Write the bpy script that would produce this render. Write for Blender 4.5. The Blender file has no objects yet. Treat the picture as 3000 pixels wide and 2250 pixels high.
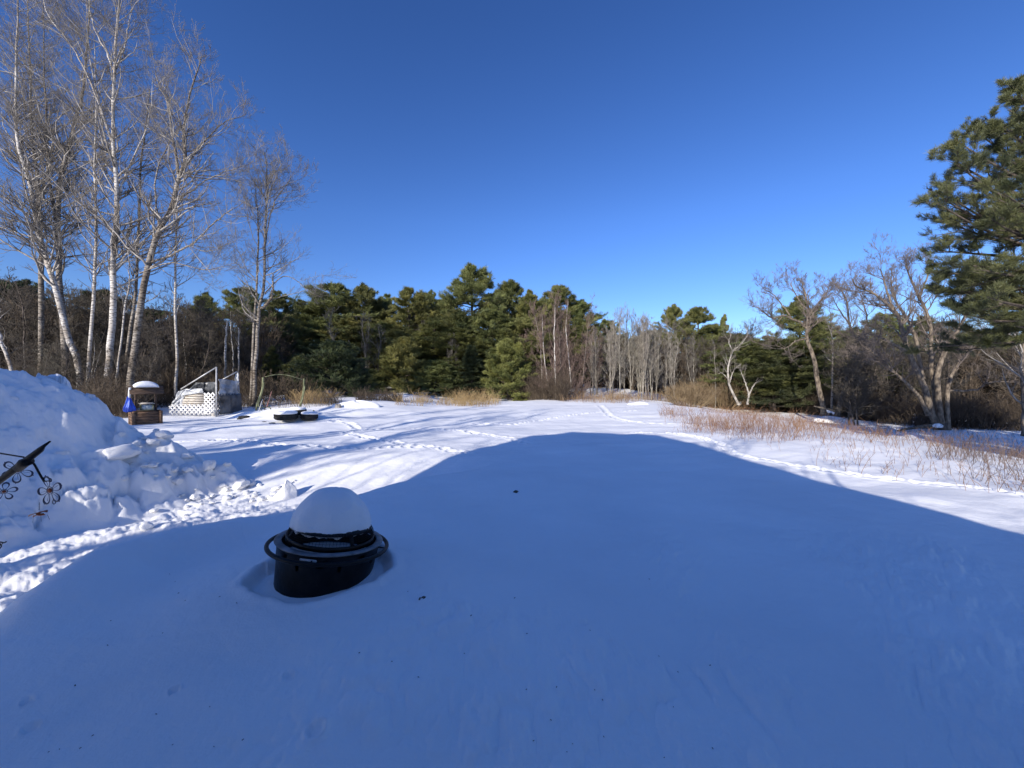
import bpy, math, random
import numpy as np
from math import radians, sin, cos, pi, sqrt, tan

SC = bpy.context.scene
COL = SC.collection

# ------------------------------------------------------------------ camera, sky, sun, exposure
F = 1130.0            # focal length in pixels of the 3000 px wide photograph
CAMH = 1.7
cam_data = bpy.data.cameras.new('camera')
cam_data.sensor_width = 36.0
cam_data.lens = 36.0 * F / 3000.0
cam_data.clip_start = 0.05
cam_data.clip_end = 3000.0
cam = bpy.data.objects.new('camera', cam_data)
COL.objects.link(cam)
cam.location = (0, 0, CAMH)
cam.rotation_euler = (radians(90), 0, 0)
SC.camera = cam

SUN_ELEV = radians(21.8)
SHX, SHY = 0.50, 0.866           # ground direction in which the shadows fall
world = bpy.data.worlds.new('World')
SC.world = world
world.use_nodes = True
wn = world.node_tree
bg = wn.nodes['Background']
sky = wn.nodes.new('ShaderNodeTexSky')
sky.sky_type = 'NISHITA'
sky.sun_disc = False
sky.sun_elevation = SUN_ELEV
sky.sun_rotation = math.atan2(-SHX, -SHY)
sky.altitude = 600.0
sky.air_density = 1.0
sky.dust_density = 0.3
sky.ozone_density = 2.5
gm = wn.nodes.new('ShaderNodeGamma')          # deep clear winter blue, paler towards the horizon
gm.inputs['Gamma'].default_value = 1.25
tint = wn.nodes.new('ShaderNodeMix'); tint.data_type = 'RGBA'; tint.blend_type = 'MULTIPLY'
tint.inputs['Factor'].default_value = 1.0
tint.inputs['B'].default_value = (0.73, 0.70, 0.87, 1)
hs = wn.nodes.new('ShaderNodeHueSaturation')
hs.inputs['Saturation'].default_value = 1.15
wn.links.new(sky.outputs[0], hs.inputs['Color'])
wn.links.new(hs.outputs[0], gm.inputs['Color'])
wn.links.new(gm.outputs[0], tint.inputs['A'])
# extra zenith glow above the picture, added to brighten the shaded snow
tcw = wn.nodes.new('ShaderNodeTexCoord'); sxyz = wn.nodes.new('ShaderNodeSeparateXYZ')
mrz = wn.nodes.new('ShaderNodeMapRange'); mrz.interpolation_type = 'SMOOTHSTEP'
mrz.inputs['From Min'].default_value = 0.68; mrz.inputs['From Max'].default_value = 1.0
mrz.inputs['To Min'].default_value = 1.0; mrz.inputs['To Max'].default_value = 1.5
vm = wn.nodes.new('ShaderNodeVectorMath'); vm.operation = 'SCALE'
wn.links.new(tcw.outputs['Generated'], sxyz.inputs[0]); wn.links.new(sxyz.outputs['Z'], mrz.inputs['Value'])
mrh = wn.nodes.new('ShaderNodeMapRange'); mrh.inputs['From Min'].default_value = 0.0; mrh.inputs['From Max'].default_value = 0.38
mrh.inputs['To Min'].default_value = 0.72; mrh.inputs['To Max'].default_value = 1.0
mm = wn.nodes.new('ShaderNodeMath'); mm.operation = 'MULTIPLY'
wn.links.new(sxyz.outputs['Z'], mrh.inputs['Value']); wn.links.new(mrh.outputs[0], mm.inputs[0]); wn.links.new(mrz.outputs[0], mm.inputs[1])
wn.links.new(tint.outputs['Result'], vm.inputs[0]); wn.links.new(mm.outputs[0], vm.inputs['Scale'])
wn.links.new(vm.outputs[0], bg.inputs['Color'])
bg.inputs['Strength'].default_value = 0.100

sl = bpy.data.lights.new('sun', 'SUN')
sl.energy = 3.75
sl.angle = radians(0.53)
sl.color = (1.0, 0.94, 0.85)
sun = bpy.data.objects.new('sun', sl)
COL.objects.link(sun)
from mathutils import Vector, Matrix
sd = Vector((SHX * cos(SUN_ELEV), SHY * cos(SUN_ELEV), -sin(SUN_ELEV)))
sun.rotation_euler = sd.to_track_quat('-Z', 'Y').to_euler()
sun.location = (-20, -30, 30)

SC.view_settings.view_transform = 'Standard'
SC.view_settings.look = 'None'
SC.view_settings.gamma = 1.0
SC.view_settings.exposure = 0.66
SC.render.engine = 'CYCLES'
SC.cycles.max_bounces = 5
SC.cycles.diffuse_bounces = 3
SC.cycles.glossy_bounces = 2
SC.cycles.transmission_bounces = 2
SC.cycles.transparent_max_bounces = 4
SC.cycles.use_denoising = True
SC.render.film_transparent = False

# ------------------------------------------------------------------ tagging and object helpers
def tag(o, label=None, cat=None, group=None, kind=None):
    if label: o['label'] = label
    if cat: o['category'] = cat
    if group: o['group'] = group
    if kind: o['kind'] = kind
    return o

def empty(name, loc=(0, 0, 0), rz=0.0, scale=1.0):
    o = bpy.data.objects.new(name, None)
    COL.objects.link(o)
    o.location = loc
    o.rotation_euler = (0, 0, rz)
    o.scale = (scale, scale, scale)
    o.empty_display_size = 0.2
    return o

def mesh_from(name, V, faces, smooth=False):
    """V (n,3) array, faces: list of (m,k) int arrays"""
    me = bpy.data.meshes.new(name)
    V = np.asarray(V, dtype=np.float32)
    me.vertices.add(len(V))
    me.vertices.foreach_set('co', V.ravel())
    faces = [np.asarray(f, dtype=np.int32) for f in faces if len(f)]
    tot = [np.full(len(f), f.shape[1], dtype=np.int32) for f in faces]
    tot = np.concatenate(tot)
    loops = np.concatenate([f.ravel() for f in faces])
    me.loops.add(len(loops))
    me.loops.foreach_set('vertex_index', loops)
    me.polygons.add(len(tot))
    starts = np.concatenate([[0], np.cumsum(tot)[:-1]]).astype(np.int32)
    me.polygons.foreach_set('loop_start', starts)
    try:
        me.polygons.foreach_set('loop_total', tot)
    except Exception:
        pass
    if smooth:
        me.polygons.foreach_set('use_smooth', np.ones(len(tot), dtype=bool))
    me.update(calc_edges=True)

    return me

def obj(name, me, m, parent=None, loc=None):
    o = bpy.data.objects.new(name, me)
    COL.objects.link(o)
    if m is not None and len(me.materials) == 0:
        me.materials.append(m)
    if parent is not None: o.parent = parent
    if loc is not None: o.location = loc
    return o

def copy_tree(o, parent=None):
    c = o.copy()
    COL.objects.link(c)
    c.parent = parent
    for ch in list(o.children):
        copy_tree(ch, c)
    return c

# ------------------------------------------------------------------ numpy noise
def _hash(ix, iy, iz, seed):
    h = (ix.astype(np.int64) * 374761393 + iy.astype(np.int64) * 668265263 + iz.astype(np.int64) * 2147483647 + seed * 974634777) & 0xffffffff
    h = ((h ^ (h >> 13)) * 1274126177) & 0xffffffff
    h = ((h ^ (h >> 16)) * 2246822519) & 0xffffffff
    return ((h ^ (h >> 15)) & 0xffffff) / float(0xffffff)

def vn2(x, y, seed=0):
    x = np.asarray(x, float); y = np.asarray(y, float)
    ix = np.floor(x); iy = np.floor(y)
    fx = x - ix; fy = y - iy
    ix = ix.astype(np.int64); iy = iy.astype(np.int64); z = np.zeros_like(ix)
    ux = fx * fx * fx * (fx * (fx * 6 - 15) + 10); uy = fy * fy * fy * (fy * (fy * 6 - 15) + 10)
    a = _hash(ix, iy, z, seed); b = _hash(ix + 1, iy, z, seed)
    c = _hash(ix, iy + 1, z, seed); d = _hash(ix + 1, iy + 1, z, seed)
    return (a + (b - a) * ux) * (1 - uy) + (c + (d - c) * ux) * uy - 0.5

def fbm(x, y, oct=4, seed=0, gain=0.5):
    s = 0; a = 1.0; f = 1.0
    for i in range(oct):
        s = s + a * vn2(x * f + 17.3 * i, y * f - 9.1 * i, seed + i)
        a *= gain; f *= 2.03
    return s

def vn3(x, y, z, seed=0):
    ix = np.floor(x); iy = np.floor(y); iz = np.floor(z)
    fx = x - ix; fy = y - iy; fz = z - iz
    ix = ix.astype(np.int64); iy = iy.astype(np.int64); iz = iz.astype(np.int64)
    sx = fx * fx * (3 - 2 * fx); sy = fy * fy * (3 - 2 * fy); sz = fz * fz * (3 - 2 * fz)
    r = 0
    for dx in (0, 1):
        for dy in (0, 1):
            for dz in (0, 1):
                w = (sx if dx else 1 - sx) * (sy if dy else 1 - sy) * (sz if dz else 1 - sz)
                r = r + w * _hash(ix + dx, iy + dy, iz + dz, seed)
    return r - 0.5

def worley(x, y, seed=0):
    """returns distance to nearest, second nearest, and a random value + offset of the nearest cell"""
    x = np.asarray(x, float); y = np.asarray(y, float)
    ix = np.floor(x).astype(np.int64); iy = np.floor(y).astype(np.int64)
    d1 = np.full(x.shape, 9.0); d2 = np.full(x.shape, 9.0)
    rv = np.zeros(x.shape); ox = np.zeros(x.shape); oy = np.zeros(x.shape)
    z = np.zeros_like(ix)
    for dx in (-1, 0, 1):
        for dy in (-1, 0, 1):
            cx = ix + dx; cy = iy + dy
            px = cx + _hash(cx, cy, z, seed); py = cy + _hash(cx, cy, z + 1, seed)
            d = np.hypot(x - px, y - py)
            r = _hash(cx, cy, z + 2, seed)
            near = d < d1
            d2 = np.where(near, d1, np.minimum(d2, d))
            rv = np.where(near, r, rv); ox = np.where(near, x - px, ox); oy = np.where(near, y - py, oy)
            d1 = np.where(near, d, d1)
    return d1, d2, rv, ox, oy

def ss(t):
    t = np.clip(t, 0, 1)
    return t * t * (3 - 2 * t)

# ------------------------------------------------------------------ materials
def newmat(name):
    m = bpy.data.materials.new(name)
    m.use_nodes = True
    return m, m.node_tree, m.node_tree.nodes['Principled BSDF']

def noisemat(name, c1, c2, scale=4.0, rough=0.8, detail=4.0, c3=None, bump=0.0, bscale=None, spec=0.3, stretch=None, metal=0.0, lo=0.35, hi=0.65, rnd=0.0):
    m, nt, b = newmat(name)
    N = nt.nodes; L = nt.links
    tc = N.new('ShaderNodeTexCoord')
    mp = N.new('ShaderNodeMapping')
    if stretch: mp.inputs['Scale'].default_value = stretch
    L.new(tc.outputs['Object'], mp.inputs['Vector'])
    no = N.new('ShaderNodeTexNoise')
    no.inputs['Scale'].default_value = scale; no.inputs['Detail'].default_value = detail
    L.new(mp.outputs[0], no.inputs['Vector'])
    cr = N.new('ShaderNodeValToRGB')
    cr.color_ramp.elements[0].position = lo; cr.color_ramp.elements[0].color = (*c1, 1)
    cr.color_ramp.elements[1].position = hi; cr.color_ramp.elements[1].color = (*c2, 1)
    if c3:
        e = cr.color_ramp.elements.new(min(hi + 0.12, 1)); e.color = (*c3, 1)
    L.new(no.outputs['Fac'], cr.inputs['Fac'])
    out = cr.outputs['Color']
    if rnd > 0:
        oi = N.new('ShaderNodeObjectInfo')
        hv = N.new('ShaderNodeHueSaturation')
        mr = N.new('ShaderNodeMapRange')
        mr.inputs['To Min'].default_value = 1 - rnd; mr.inputs['To Max'].default_value = 1 + rnd
        L.new(oi.outputs['Random'], mr.inputs['Value'])
        L.new(mr.outputs[0], hv.inputs['Value'])
        mr2 = N.new('ShaderNodeMapRange')
        mr2.inputs['To Min'].default_value = 0.485; mr2.inputs['To Max'].default_value = 0.515
        mul = N.new('ShaderNodeMath'); mul.operation = 'FRACT'
        m7 = N.new('ShaderNodeMath'); m7.operation = 'MULTIPLY'; m7.inputs[1].default_value = 7.31
        L.new(oi.outputs['Random'], m7.inputs[0]); L.new(m7.outputs[0], mul.inputs[0]); L.new(mul.outputs[0], mr2.inputs['Value'])
        L.new(mr2.outputs[0], hv.inputs['Hue'])
        L.new(out, hv.inputs['Color']); out = hv.outputs['Color']
    L.new(out, b.inputs['Base Color'])
    b.inputs['Roughness'].default_value = rough
    b.inputs['Metallic'].default_value = metal
    b.inputs['Specular IOR Level'].default_value = spec
    if bump > 0:
        n2 = N.new('ShaderNodeTexNoise'); n2.inputs['Scale'].default_value = bscale or scale * 4; n2.inputs['Detail'].default_value = 5
        L.new(mp.outputs[0], n2.inputs['Vector'])
        bp = N.new('ShaderNodeBump'); bp.inputs['Strength'].default_value = bump; bp.inputs['Distance'].default_value = 0.02
        L.new(n2.outputs['Fac'], bp.inputs['Height']); L.new(bp.outputs[0], b.inputs['Normal'])
    return m

M = {}
# snow: two bump scales and faint wind crust
def snowmat(name, grain=0.35, crust=0.0, col=(0.94, 0.92, 0.895)):
    m, nt, b = newmat(name)
    N = nt.nodes; L = nt.links
    tc = N.new('ShaderNodeTexCoord')
    n1 = N.new('ShaderNodeTexNoise'); n1.inputs['Scale'].default_value = 0.6; n1.inputs['Detail'].default_value = 6
    L.new(tc.outputs['Object'], n1.inputs['Vector'])
    cr = N.new('ShaderNodeValToRGB')
    cr.color_ramp.elements[0].position = 0.3; cr.color_ramp.elements[0].color = (col[0] * 0.89, col[1] * 0.90, col[2] * 0.91, 1)
    cr.color_ramp.elements[1].position = 0.7; cr.color_ramp.elements[1].color = (*col, 1)
    L.new(n1.outputs['Fac'], cr.inputs['Fac']); L.new(cr.outputs[0], b.inputs['Base Color'])
    b.inputs['Roughness'].default_value = 0.75
    b.inputs['Specular IOR Level'].default_value = 0.25
    g = N.new('ShaderNodeTexNoise'); g.inputs['Scale'].default_value = 90; g.inputs['Detail'].default_value = 4
    L.new(tc.outputs['Object'], g.inputs['Vector'])
    bp = N.new('ShaderNodeBump'); bp.inputs['Strength'].default_value = grain; bp.inputs['Distance'].default_value = 0.006
    L.new(g.outputs['Fac'], bp.inputs['Height'])
    last = bp
    g2 = N.new('ShaderNodeTexNoise'); g2.inputs['Scale'].default_value = 9; g2.inputs['Detail'].default_value = 6; g2.inputs['Roughness'].default_value = 0.6
    L.new(tc.outputs['Object'], g2.inputs['Vector'])
    bp2 = N.new('ShaderNodeBump'); bp2.inputs['Strength'].default_value = 0.4; bp2.inputs['Distance'].default_value = 0.03
    L.new(g2.outputs['Fac'], bp2.inputs['Height']); L.new(bp.outputs[0], bp2.inputs['Normal'])
    L.new(bp2.outputs[0], b.inputs['Normal'])
    return m
M['snow'] = snowmat('snow')
M['snow_rough'] = snowmat('snow_rough', 0.6)

def birchmat(name, base=(0.62, 0.58, 0.52), dark=(0.06, 0.05, 0.045), amt=0.44, low=None):
    m, nt, b = newmat(name)
    N = nt.nodes; L = nt.links
    tc = N.new('ShaderNodeTexCoord')
    mp = N.new('ShaderNodeMapping'); mp.inputs['Scale'].default_value = (3.5, 3.5, 15.0)
    L.new(tc.outputs['Object'], mp.inputs['Vector'])
    no = N.new('ShaderNodeTexNoise'); no.inputs['Scale'].default_value = 1.6; no.inputs['Detail'].default_value = 5
    L.new(mp.outputs[0], no.inputs['Vector'])
    cr = N.new('ShaderNodeValToRGB')
    cr.color_ramp.elements[0].position = amt - 0.05; cr.color_ramp.elements[0].color = (*dark, 1)
    cr.color_ramp.elements[1].position = amt + 0.03; cr.color_ramp.elements[1].color = (*base, 1)
    L.new(no.outputs['Fac'], cr.inputs['Fac'])
    n2 = N.new('ShaderNodeTexNoise'); n2.inputs['Scale'].default_value = 0.7; n2.inputs['Detail'].default_value = 3
    L.new(tc.outputs['Object'], n2.inputs['Vector'])
    mx = N.new('ShaderNodeMix'); mx.data_type = 'RGBA'; mx.blend_type = 'MULTIPLY'
    cr2 = N.new('ShaderNodeValToRGB')
    cr2.color_ramp.elements[0].position = 0.38; cr2.color_ramp.elements[0].color = (0.55, 0.5, 0.45, 1)
    cr2.color_ramp.elements[1].position = 0.58; cr2.color_ramp.elements[1].color = (1, 1, 1, 1)
    L.new(n2.outputs['Fac'], cr2.inputs['Fac'])
    mx.inputs['Factor'].default_value = 1.0
    L.new(cr.outputs[0], mx.inputs['A']); L.new(cr2.outputs[0], mx.inputs['B'])
    L.new(mx.outputs['Result'], b.inputs['Base Color'])
    b.inputs['Roughness'].default_value = 0.8
    b.inputs['Specular IOR Level'].default_value = 0.2
    return m
M['birch'] = birchmat('birch_bark', (0.60, 0.56, 0.50), (0.13, 0.11, 0.095), amt=0.44)
M['birch2'] = birchmat('poplar_bark', (0.34, 0.30, 0.25), (0.10, 0.085, 0.07), amt=0.50)
M['limb'] = noisemat('pale_limb_bark', (0.16, 0.14, 0.12), (0.46, 0.42, 0.37), 2.0, 0.8)
M['twig'] = noisemat('grey_twigs', (0.095, 0.083, 0.07), (0.25, 0.22, 0.185), 1.5, 0.85)
M['twig_dark'] = noisemat('brown_twigs', (0.055, 0.046, 0.036), (0.145, 0.122, 0.094), 1.2, 0.85, rnd=0.25)
M['twig_red'] = noisemat('reddish_twigs', (0.12, 0.08, 0.065), (0.25, 0.18, 0.145), 1.5, 0.85)
M['twig_pale'] = noisemat('pale_sapling_bark', (0.16, 0.14, 0.11), (0.36, 0.32, 0.26), 2.0, 0.8, rnd=0.15)
M['twig_willow'] = noisemat('willow_twigs', (0.12, 0.095, 0.08), (0.24, 0.195, 0.16), 1.5, 0.85)
M['bark_dark'] = noisemat('dark_bark', (0.05, 0.04, 0.033), (0.14, 0.115, 0.09), 3.0, 0.9, bump=0.5, stretch=(3, 3, 1), rnd=0.2)
M['bark_willow'] = noisemat('willow_bark', (0.075, 0.058, 0.044), (0.25, 0.20, 0.145), 3.5, 0.9, bump=0.6, stretch=(2.5, 2.5, 1))
M['bark_snag'] = noisemat('bleached_bark', (0.15, 0.13, 0.11), (0.46, 0.42, 0.36), 2.5, 0.85, bump=0.4)
M['needle_a'] = noisemat('pine_needles', (0.062, 0.078, 0.026), (0.20, 0.205, 0.065), 0.9, 0.6, 5, rnd=0.2, spec=0.35)
M['needle_b'] = noisemat('yellowish_pine_needles', (0.085, 0.095, 0.025), (0.25, 0.24, 0.07), 0.8, 0.6, 5, rnd=0.18, spec=0.35)
M['needle_d'] = noisemat('spruce_needles', (0.03, 0.042, 0.018), (0.10, 0.115, 0.045), 1.0, 0.6, 5, rnd=0.2, spec=0.35)
M['needle_n'] = noisemat('near_pine_needles', (0.045, 0.055, 0.022), (0.15, 0.155, 0.058), 0.8, 0.5, 5, c3=(0.17, 0.16, 0.055), spec=0.4)
M['weed_red'] = noisemat('red_brown_stems', (0.17, 0.10, 0.058), (0.40, 0.28, 0.16), 1.6, 0.8, spec=0.2)
M['weed_rust'] = noisemat('rust_stems', (0.19, 0.095, 0.05), (0.40, 0.235, 0.13), 1.6, 0.8, spec=0.2)
M['weed_tan'] = noisemat('tan_grass', (0.26, 0.17, 0.075), (0.50, 0.36, 0.18), 1.5, 0.8, spec=0.2)
M['weed_brown'] = noisemat('brown_brush', (0.05, 0.037, 0.027), (0.15, 0.115, 0.08), 1.5, 0.85, spec=0.2)
M['wood_old'] = noisemat('weathered_wood', (0.045, 0.03, 0.022), (0.16, 0.105, 0.07), 5.0, 0.85, stretch=(1, 1, 8), bump=0.4)
M['wood_warm'] = noisemat('brown_wood', (0.07, 0.04, 0.025), (0.26, 0.155, 0.09), 4.0, 0.85, stretch=(1, 1, 7), bump=0.4)
M['wood_pale'] = noisemat('greyed_pale_boards', (0.38, 0.33, 0.27), (0.62, 0.57, 0.49), 5.0, 0.85, stretch=(1, 1, 6), bump=0.3)
M['white_paint'] = noisemat('white_vinyl', (0.60, 0.58, 0.54), (0.80, 0.79, 0.76), 3.0, 0.5)
M['grey_metal'] = noisemat('galvanised_pipe', (0.35, 0.34, 0.32), (0.60, 0.59, 0.57), 4.0, 0.45, metal=0.3)
M['tarp_silver'] = noisemat('silver_plastic_sheet', (0.20, 0.21, 0.22), (0.55, 0.56, 0.57), 2.6, 0.35, bump=0.8, bscale=8, spec=0.6)
M['tarp_dark'] = noisemat('dark_plastic_sheet', (0.025, 0.027, 0.03), (0.12, 0.125, 0.13), 2.0, 0.4, bump=0.6, bscale=7, spec=0.5)
M['lattice_dark'] = noisemat('dark_grey_lattice', (0.10, 0.10, 0.10), (0.30, 0.30, 0.30), 3.0, 0.6)  # lattice in a darker grey than the white panels
M['blue_bag'] = noisemat('blue_plastic', (0.01, 0.045, 0.42), (0.03, 0.13, 0.70), 6.0, 0.35, bump=1.0, bscale=12, spec=0.6)
M['olive_metal'] = noisemat('olive_paint', (0.10, 0.105, 0.045), (0.24, 0.245, 0.13), 5.0, 0.55)
M['rubber'] = noisemat('black_rubber', (0.010, 0.010, 0.011), (0.035, 0.034, 0.033), 6.0, 0.75, bump=0.3)
M['black_steel'] = noisemat('black_steel', (0.003, 0.003, 0.003), (0.011, 0.010, 0.010), 9.0, 0.42, bump=0.15, spec=0.22)
M['rim_steel'] = noisemat('dusty_steel_rim', (0.10, 0.105, 0.11), (0.30, 0.30, 0.30), 7.0, 0.5, metal=0.2)
M['plate'] = noisemat('name_plate_metal', (0.35, 0.35, 0.35), (0.65, 0.65, 0.65), 12.0, 0.35, metal=0.6)
M['orange'] = noisemat('rust_orange_enamel', (0.20, 0.035, 0.012), (0.45, 0.12, 0.03), 30.0, 0.45)
M['blue_black'] = noisemat('blue_black_enamel', (0.006, 0.008, 0.02), (0.03, 0.04, 0.09), 20.0, 0.35, spec=0.6)
M['glass_dirty'] = noisemat('frosted_lantern_glass', (0.30, 0.34, 0.34), (0.60, 0.65, 0.64), 8.0, 0.2)
M['siding'] = noisemat('white_siding', (0.66, 0.66, 0.65), (0.76, 0.76, 0.75), 2.0, 0.7)
M['shingle'] = noisemat('dark_shingles', (0.05, 0.05, 0.05), (0.12, 0.115, 0.11), 8.0, 0.9)
M['window'] = noisemat('dark_window_glass', (0.02, 0.025, 0.03), (0.04, 0.05, 0.06), 1.0, 0.1, spec=0.8)
M['trim'] = noisemat('white_trim', (0.7, 0.7, 0.68), (0.8, 0.8, 0.78), 3.0, 0.5)
M['pink'] = noisemat('faded_pink_rod', (0.30, 0.12, 0.10), (0.5, 0.25, 0.2), 4.0, 0.6)
M['debris'] = noisemat('dark_litter', (0.05, 0.045, 0.04), (0.12, 0.10, 0.08), 20.0, 0.9)
# ------------------------------------------------------------------ terrain
PIT = (-1.60, 3.30)          # fire pit centre
XE_Y = [-6, -1, 2.2, 2.9, 3.5, 4.2, 4.9, 5.7, 6.8, 9, 12]
XE_X = [-3.2, -3.2, -3.25, -3.5, -3.75, -3.6, -3.15, -2.4, -1.5, 0.5, 4.0]

RIDGE = [(-3.50, 2.95, 0.20), (-3.60, 3.4, 0.24), (-3.44, 3.85, 0.21), (-3.05, 4.3, 0.16), (-2.5, 4.7, 0.08), (-1.9, 5.1, 0.03)]
def edge_d(x, y):
    return np.interp(y, XE_Y, XE_X) - x        # positive to the left of the drift's edge

def H0(x, y):
    """large shapes of the snow surface"""
    x = np.asarray(x, float); y = np.asarray(y, float)
    z = -1.35 * ss((x - 7.0 - 0.12 * y) / 14.0) * ss((y + 1) / 8.0)
    z = z + 0.62 * ss((-x - 5) / 6.0) * ss((y - 20) / 8.0)
    z = z + 1.1 * ss((y - 42) / 14.0) - 0.25 * np.exp(-((y - 40.5) / 2.2) ** 2) * ss((3.5 - x) / 3) 
    z = z + 3.0 * ss((y - 60) / 120.0)
    d = edge_d(x, y)
    near = 1 - ss((y - 6.6) / 2.6)
    z = z - 0.42 * ss((d + 0.10) / 0.95) * near
    rd = np.full(np.shape(x), 9.0); rh = np.zeros(np.shape(x))
    for (a, b) in zip(RIDGE[:-1], RIDGE[1:]):
        dx, dy = b[0] - a[0], b[1] - a[1]
        t = np.clip(((x - a[0]) * dx + (y - a[1]) * dy) / (dx * dx + dy * dy), 0, 1)
        q = np.hypot(x - a[0] - t * dx, y - a[1] - t * dy)
        rh = np.where(q < rd, a[2] + t * (b[2] - a[2]), rh); rd = np.minimum(rd, q)
    z = z + rh * np.exp(-(rd / 0.42) ** 2)
    # soft mound right of the fire pit's far side
    z = z + 0.10 * np.exp(-(((x + 1.0) / 2.6) ** 2 + ((y - 6.4) / 0.9) ** 2))
    # heap under the old tyres
    z = z + 0.52 * np.exp(-(((x + 10.7) / 1.9) ** 2 + ((y - 19.0) / 0.95) ** 2))
    z = z + 0.22 * np.exp(-(((x + 12.9) / 1.0) ** 2 + ((y - 18.8) / 0.6) ** 2))
    # small heap right of the field centre and by the willows
    z = z + 0.35 * np.exp(-(((x + 17.6) / 1.6) ** 2 + ((y - 39) / 0.8) ** 2))
    return z

TRACKS = []          # filled with ground polylines
def H(x, y, fine=True):
    z = H0(x, y)
    d = edge_d(x, y)
    far = ss((np.hypot(x, y) - 4) / 6)
    u = x * 0.94 + y * 0.34; v = -x * 0.34 + y * 0.94
    z = z + far * 0.20 * fbm(u * 0.10, v * 0.24, 3, 5)
    z = z + ss((np.hypot(x, y) - 6) / 4) * 0.050 * fbm(u * 0.45, v * 1.35, 3, 8)
    z = z + 0.035 * fbm(x * 0.7, y * 0.7, 3, 11)
    drive = ss((d - 0.50) / 0.5) * (1 - ss((y - 6.3 - 0.35 * (-x - 4)) / 0.9))
    if fine:
        cr = fbm(x * 7.0, y * 7.0, 4, 21, 0.6)
        cr2 = fbm(x * 2.6, y * 2.6, 3, 27, 0.6)
        d1, d2, rv, ox, oy = worley(x * 4.2, y * 4.2, 33)
        blk = (rv - 0.4) * ss((d2 - d1) * 3.0)
        z = z + drive * (0.040 * cr + 0.050 * cr2 + 0.030 * blk)
        # wind crust and scuffs close to the camera
        m1 = ss((fbm(x * 0.9 + 3, y * 0.9, 3, 41) - 0.02) * 4) * (1 - ss((np.hypot(x - 0.2, y - 1.6) - 1.2) / 0.8))
        m2 = ss((fbm(x * 0.8 - 7, y * 0.8, 3, 43) + 0.0) * 3) * ss((x - 0.9) / 0.8) * (1 - ss((y - 3.4) / 1.5))
        z = z + m1 * 0.050 * np.abs(fbm(x * 6, y * 3.2, 4, 51)) + m2 * 0.050 * np.abs(fbm((x + y) * 2.0, (y - x) * 6.0, 4, 53))
        z = z + 0.0035 * fbm(x * 14, y * 14, 3, 61) * (1 - far) + 0.022 * fbm(x * 1.9 + 4, y * 2.6, 3, 63) * (1 - 0.5 * far) + 0.006 * fbm(x * 3 + y * 2, (y * 3 - x) * 3.2, 3, 65) * (1 - far)
        # melt ring round the fire pit
        r = np.hypot(x - PIT[0], y - PIT[1])
        a = np.arctan2(y - PIT[1], x - PIT[0])
        rr = 0.545 + 0.035 * vn2(a * 1.5 + 20, a * 0 + 3, 71) * 2 + 0.012 * vn2(a * 7 + 50, a * 0, 72) * 2
        z = z + 0.19 * np.exp(-(r / 1.05) ** 2) - 0.085 * (1 - ss((r - (rr - 0.09)) / 0.10)) + 0.012 * np.exp(-((r - rr - 0.03) / 0.05) ** 2)
        # small prints near the camera
        for (fx, fy, fr, dp) in PRINTS:
            q = np.hypot(x - fx, y - fy)
            z = z - dp * (1 - ss((q - fr * 0.45) / (fr * 0.5))) + dp * 0.35 * np.exp(-((q - fr) / (fr * 0.22)) ** 2)
    return z

def gp(px, py, off=0.0):
    """point where the ray through photo pixel (px,py) meets the big terrain shape (+off)"""
    t = np.concatenate([np.linspace(0.8, 10, 900), np.linspace(10, 140, 2600)])
    x = (px - 1500) / F * t; z = CAMH - (py - 1125) / F * t
    h = H0(x, t) + off
    w = np.nonzero(z < h)[0]
    i = w[0] if len(w) else len(t) - 1
    return float(x[i]), float(t[i]), float(h[i])

def at(px, py, Z):
    return np.array([(px - 1500) / F * Z, Z, CAMH - (py - 1125) / F * Z])

PRINTS = []
for (px, py, fr, dp) in [(925, 2165, 0.05, .02), (845, 2012, 0.035, .015), (510, 2050, 0.03, .015), (80, 2070, .03, .015), (90, 2140, .04, .015)]:
    x_, y_, z_ = gp(px, py); PRINTS.append((x_, y_, fr, dp))

TR_PX = [
    [(980, 1230), (1030, 1240), (1045, 1250), (1100, 1252), (1180, 1257), (1260, 1266), (1340, 1274), (1420, 1280), (1500, 1288), (1560, 1300)],
    [(1045, 1258), (1018, 1268), (1030, 1280), (1075, 1293), (1150, 1302), (1180, 1311), (1240, 1315), (1300, 1320), (1370, 1330)],
    [(500, 1290), (600, 1292), (690, 1296), (780, 1304), (860, 1315), (950, 1318), (1050, 1320), (1160, 1319), (1250, 1318)],
    [(1400, 1235), (1500, 1240), (1600, 1225), (1700, 1214), (1775, 1208), (1765, 1195), (1755, 1186)],
    [(1775, 1208), (1800, 1222), (1850, 1230), (1930, 1236), (2050, 1240)],
    [(1775, 1208), (1850, 1206), (1900, 1202)],
    [(1850, 1262), (1950, 1270), (2050, 1285), (2110, 1305), (2130, 1325), (2220, 1345), (2320, 1362), (2500, 1385), (2700, 1408), (2850, 1428), (3000, 1452)],
]
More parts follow.
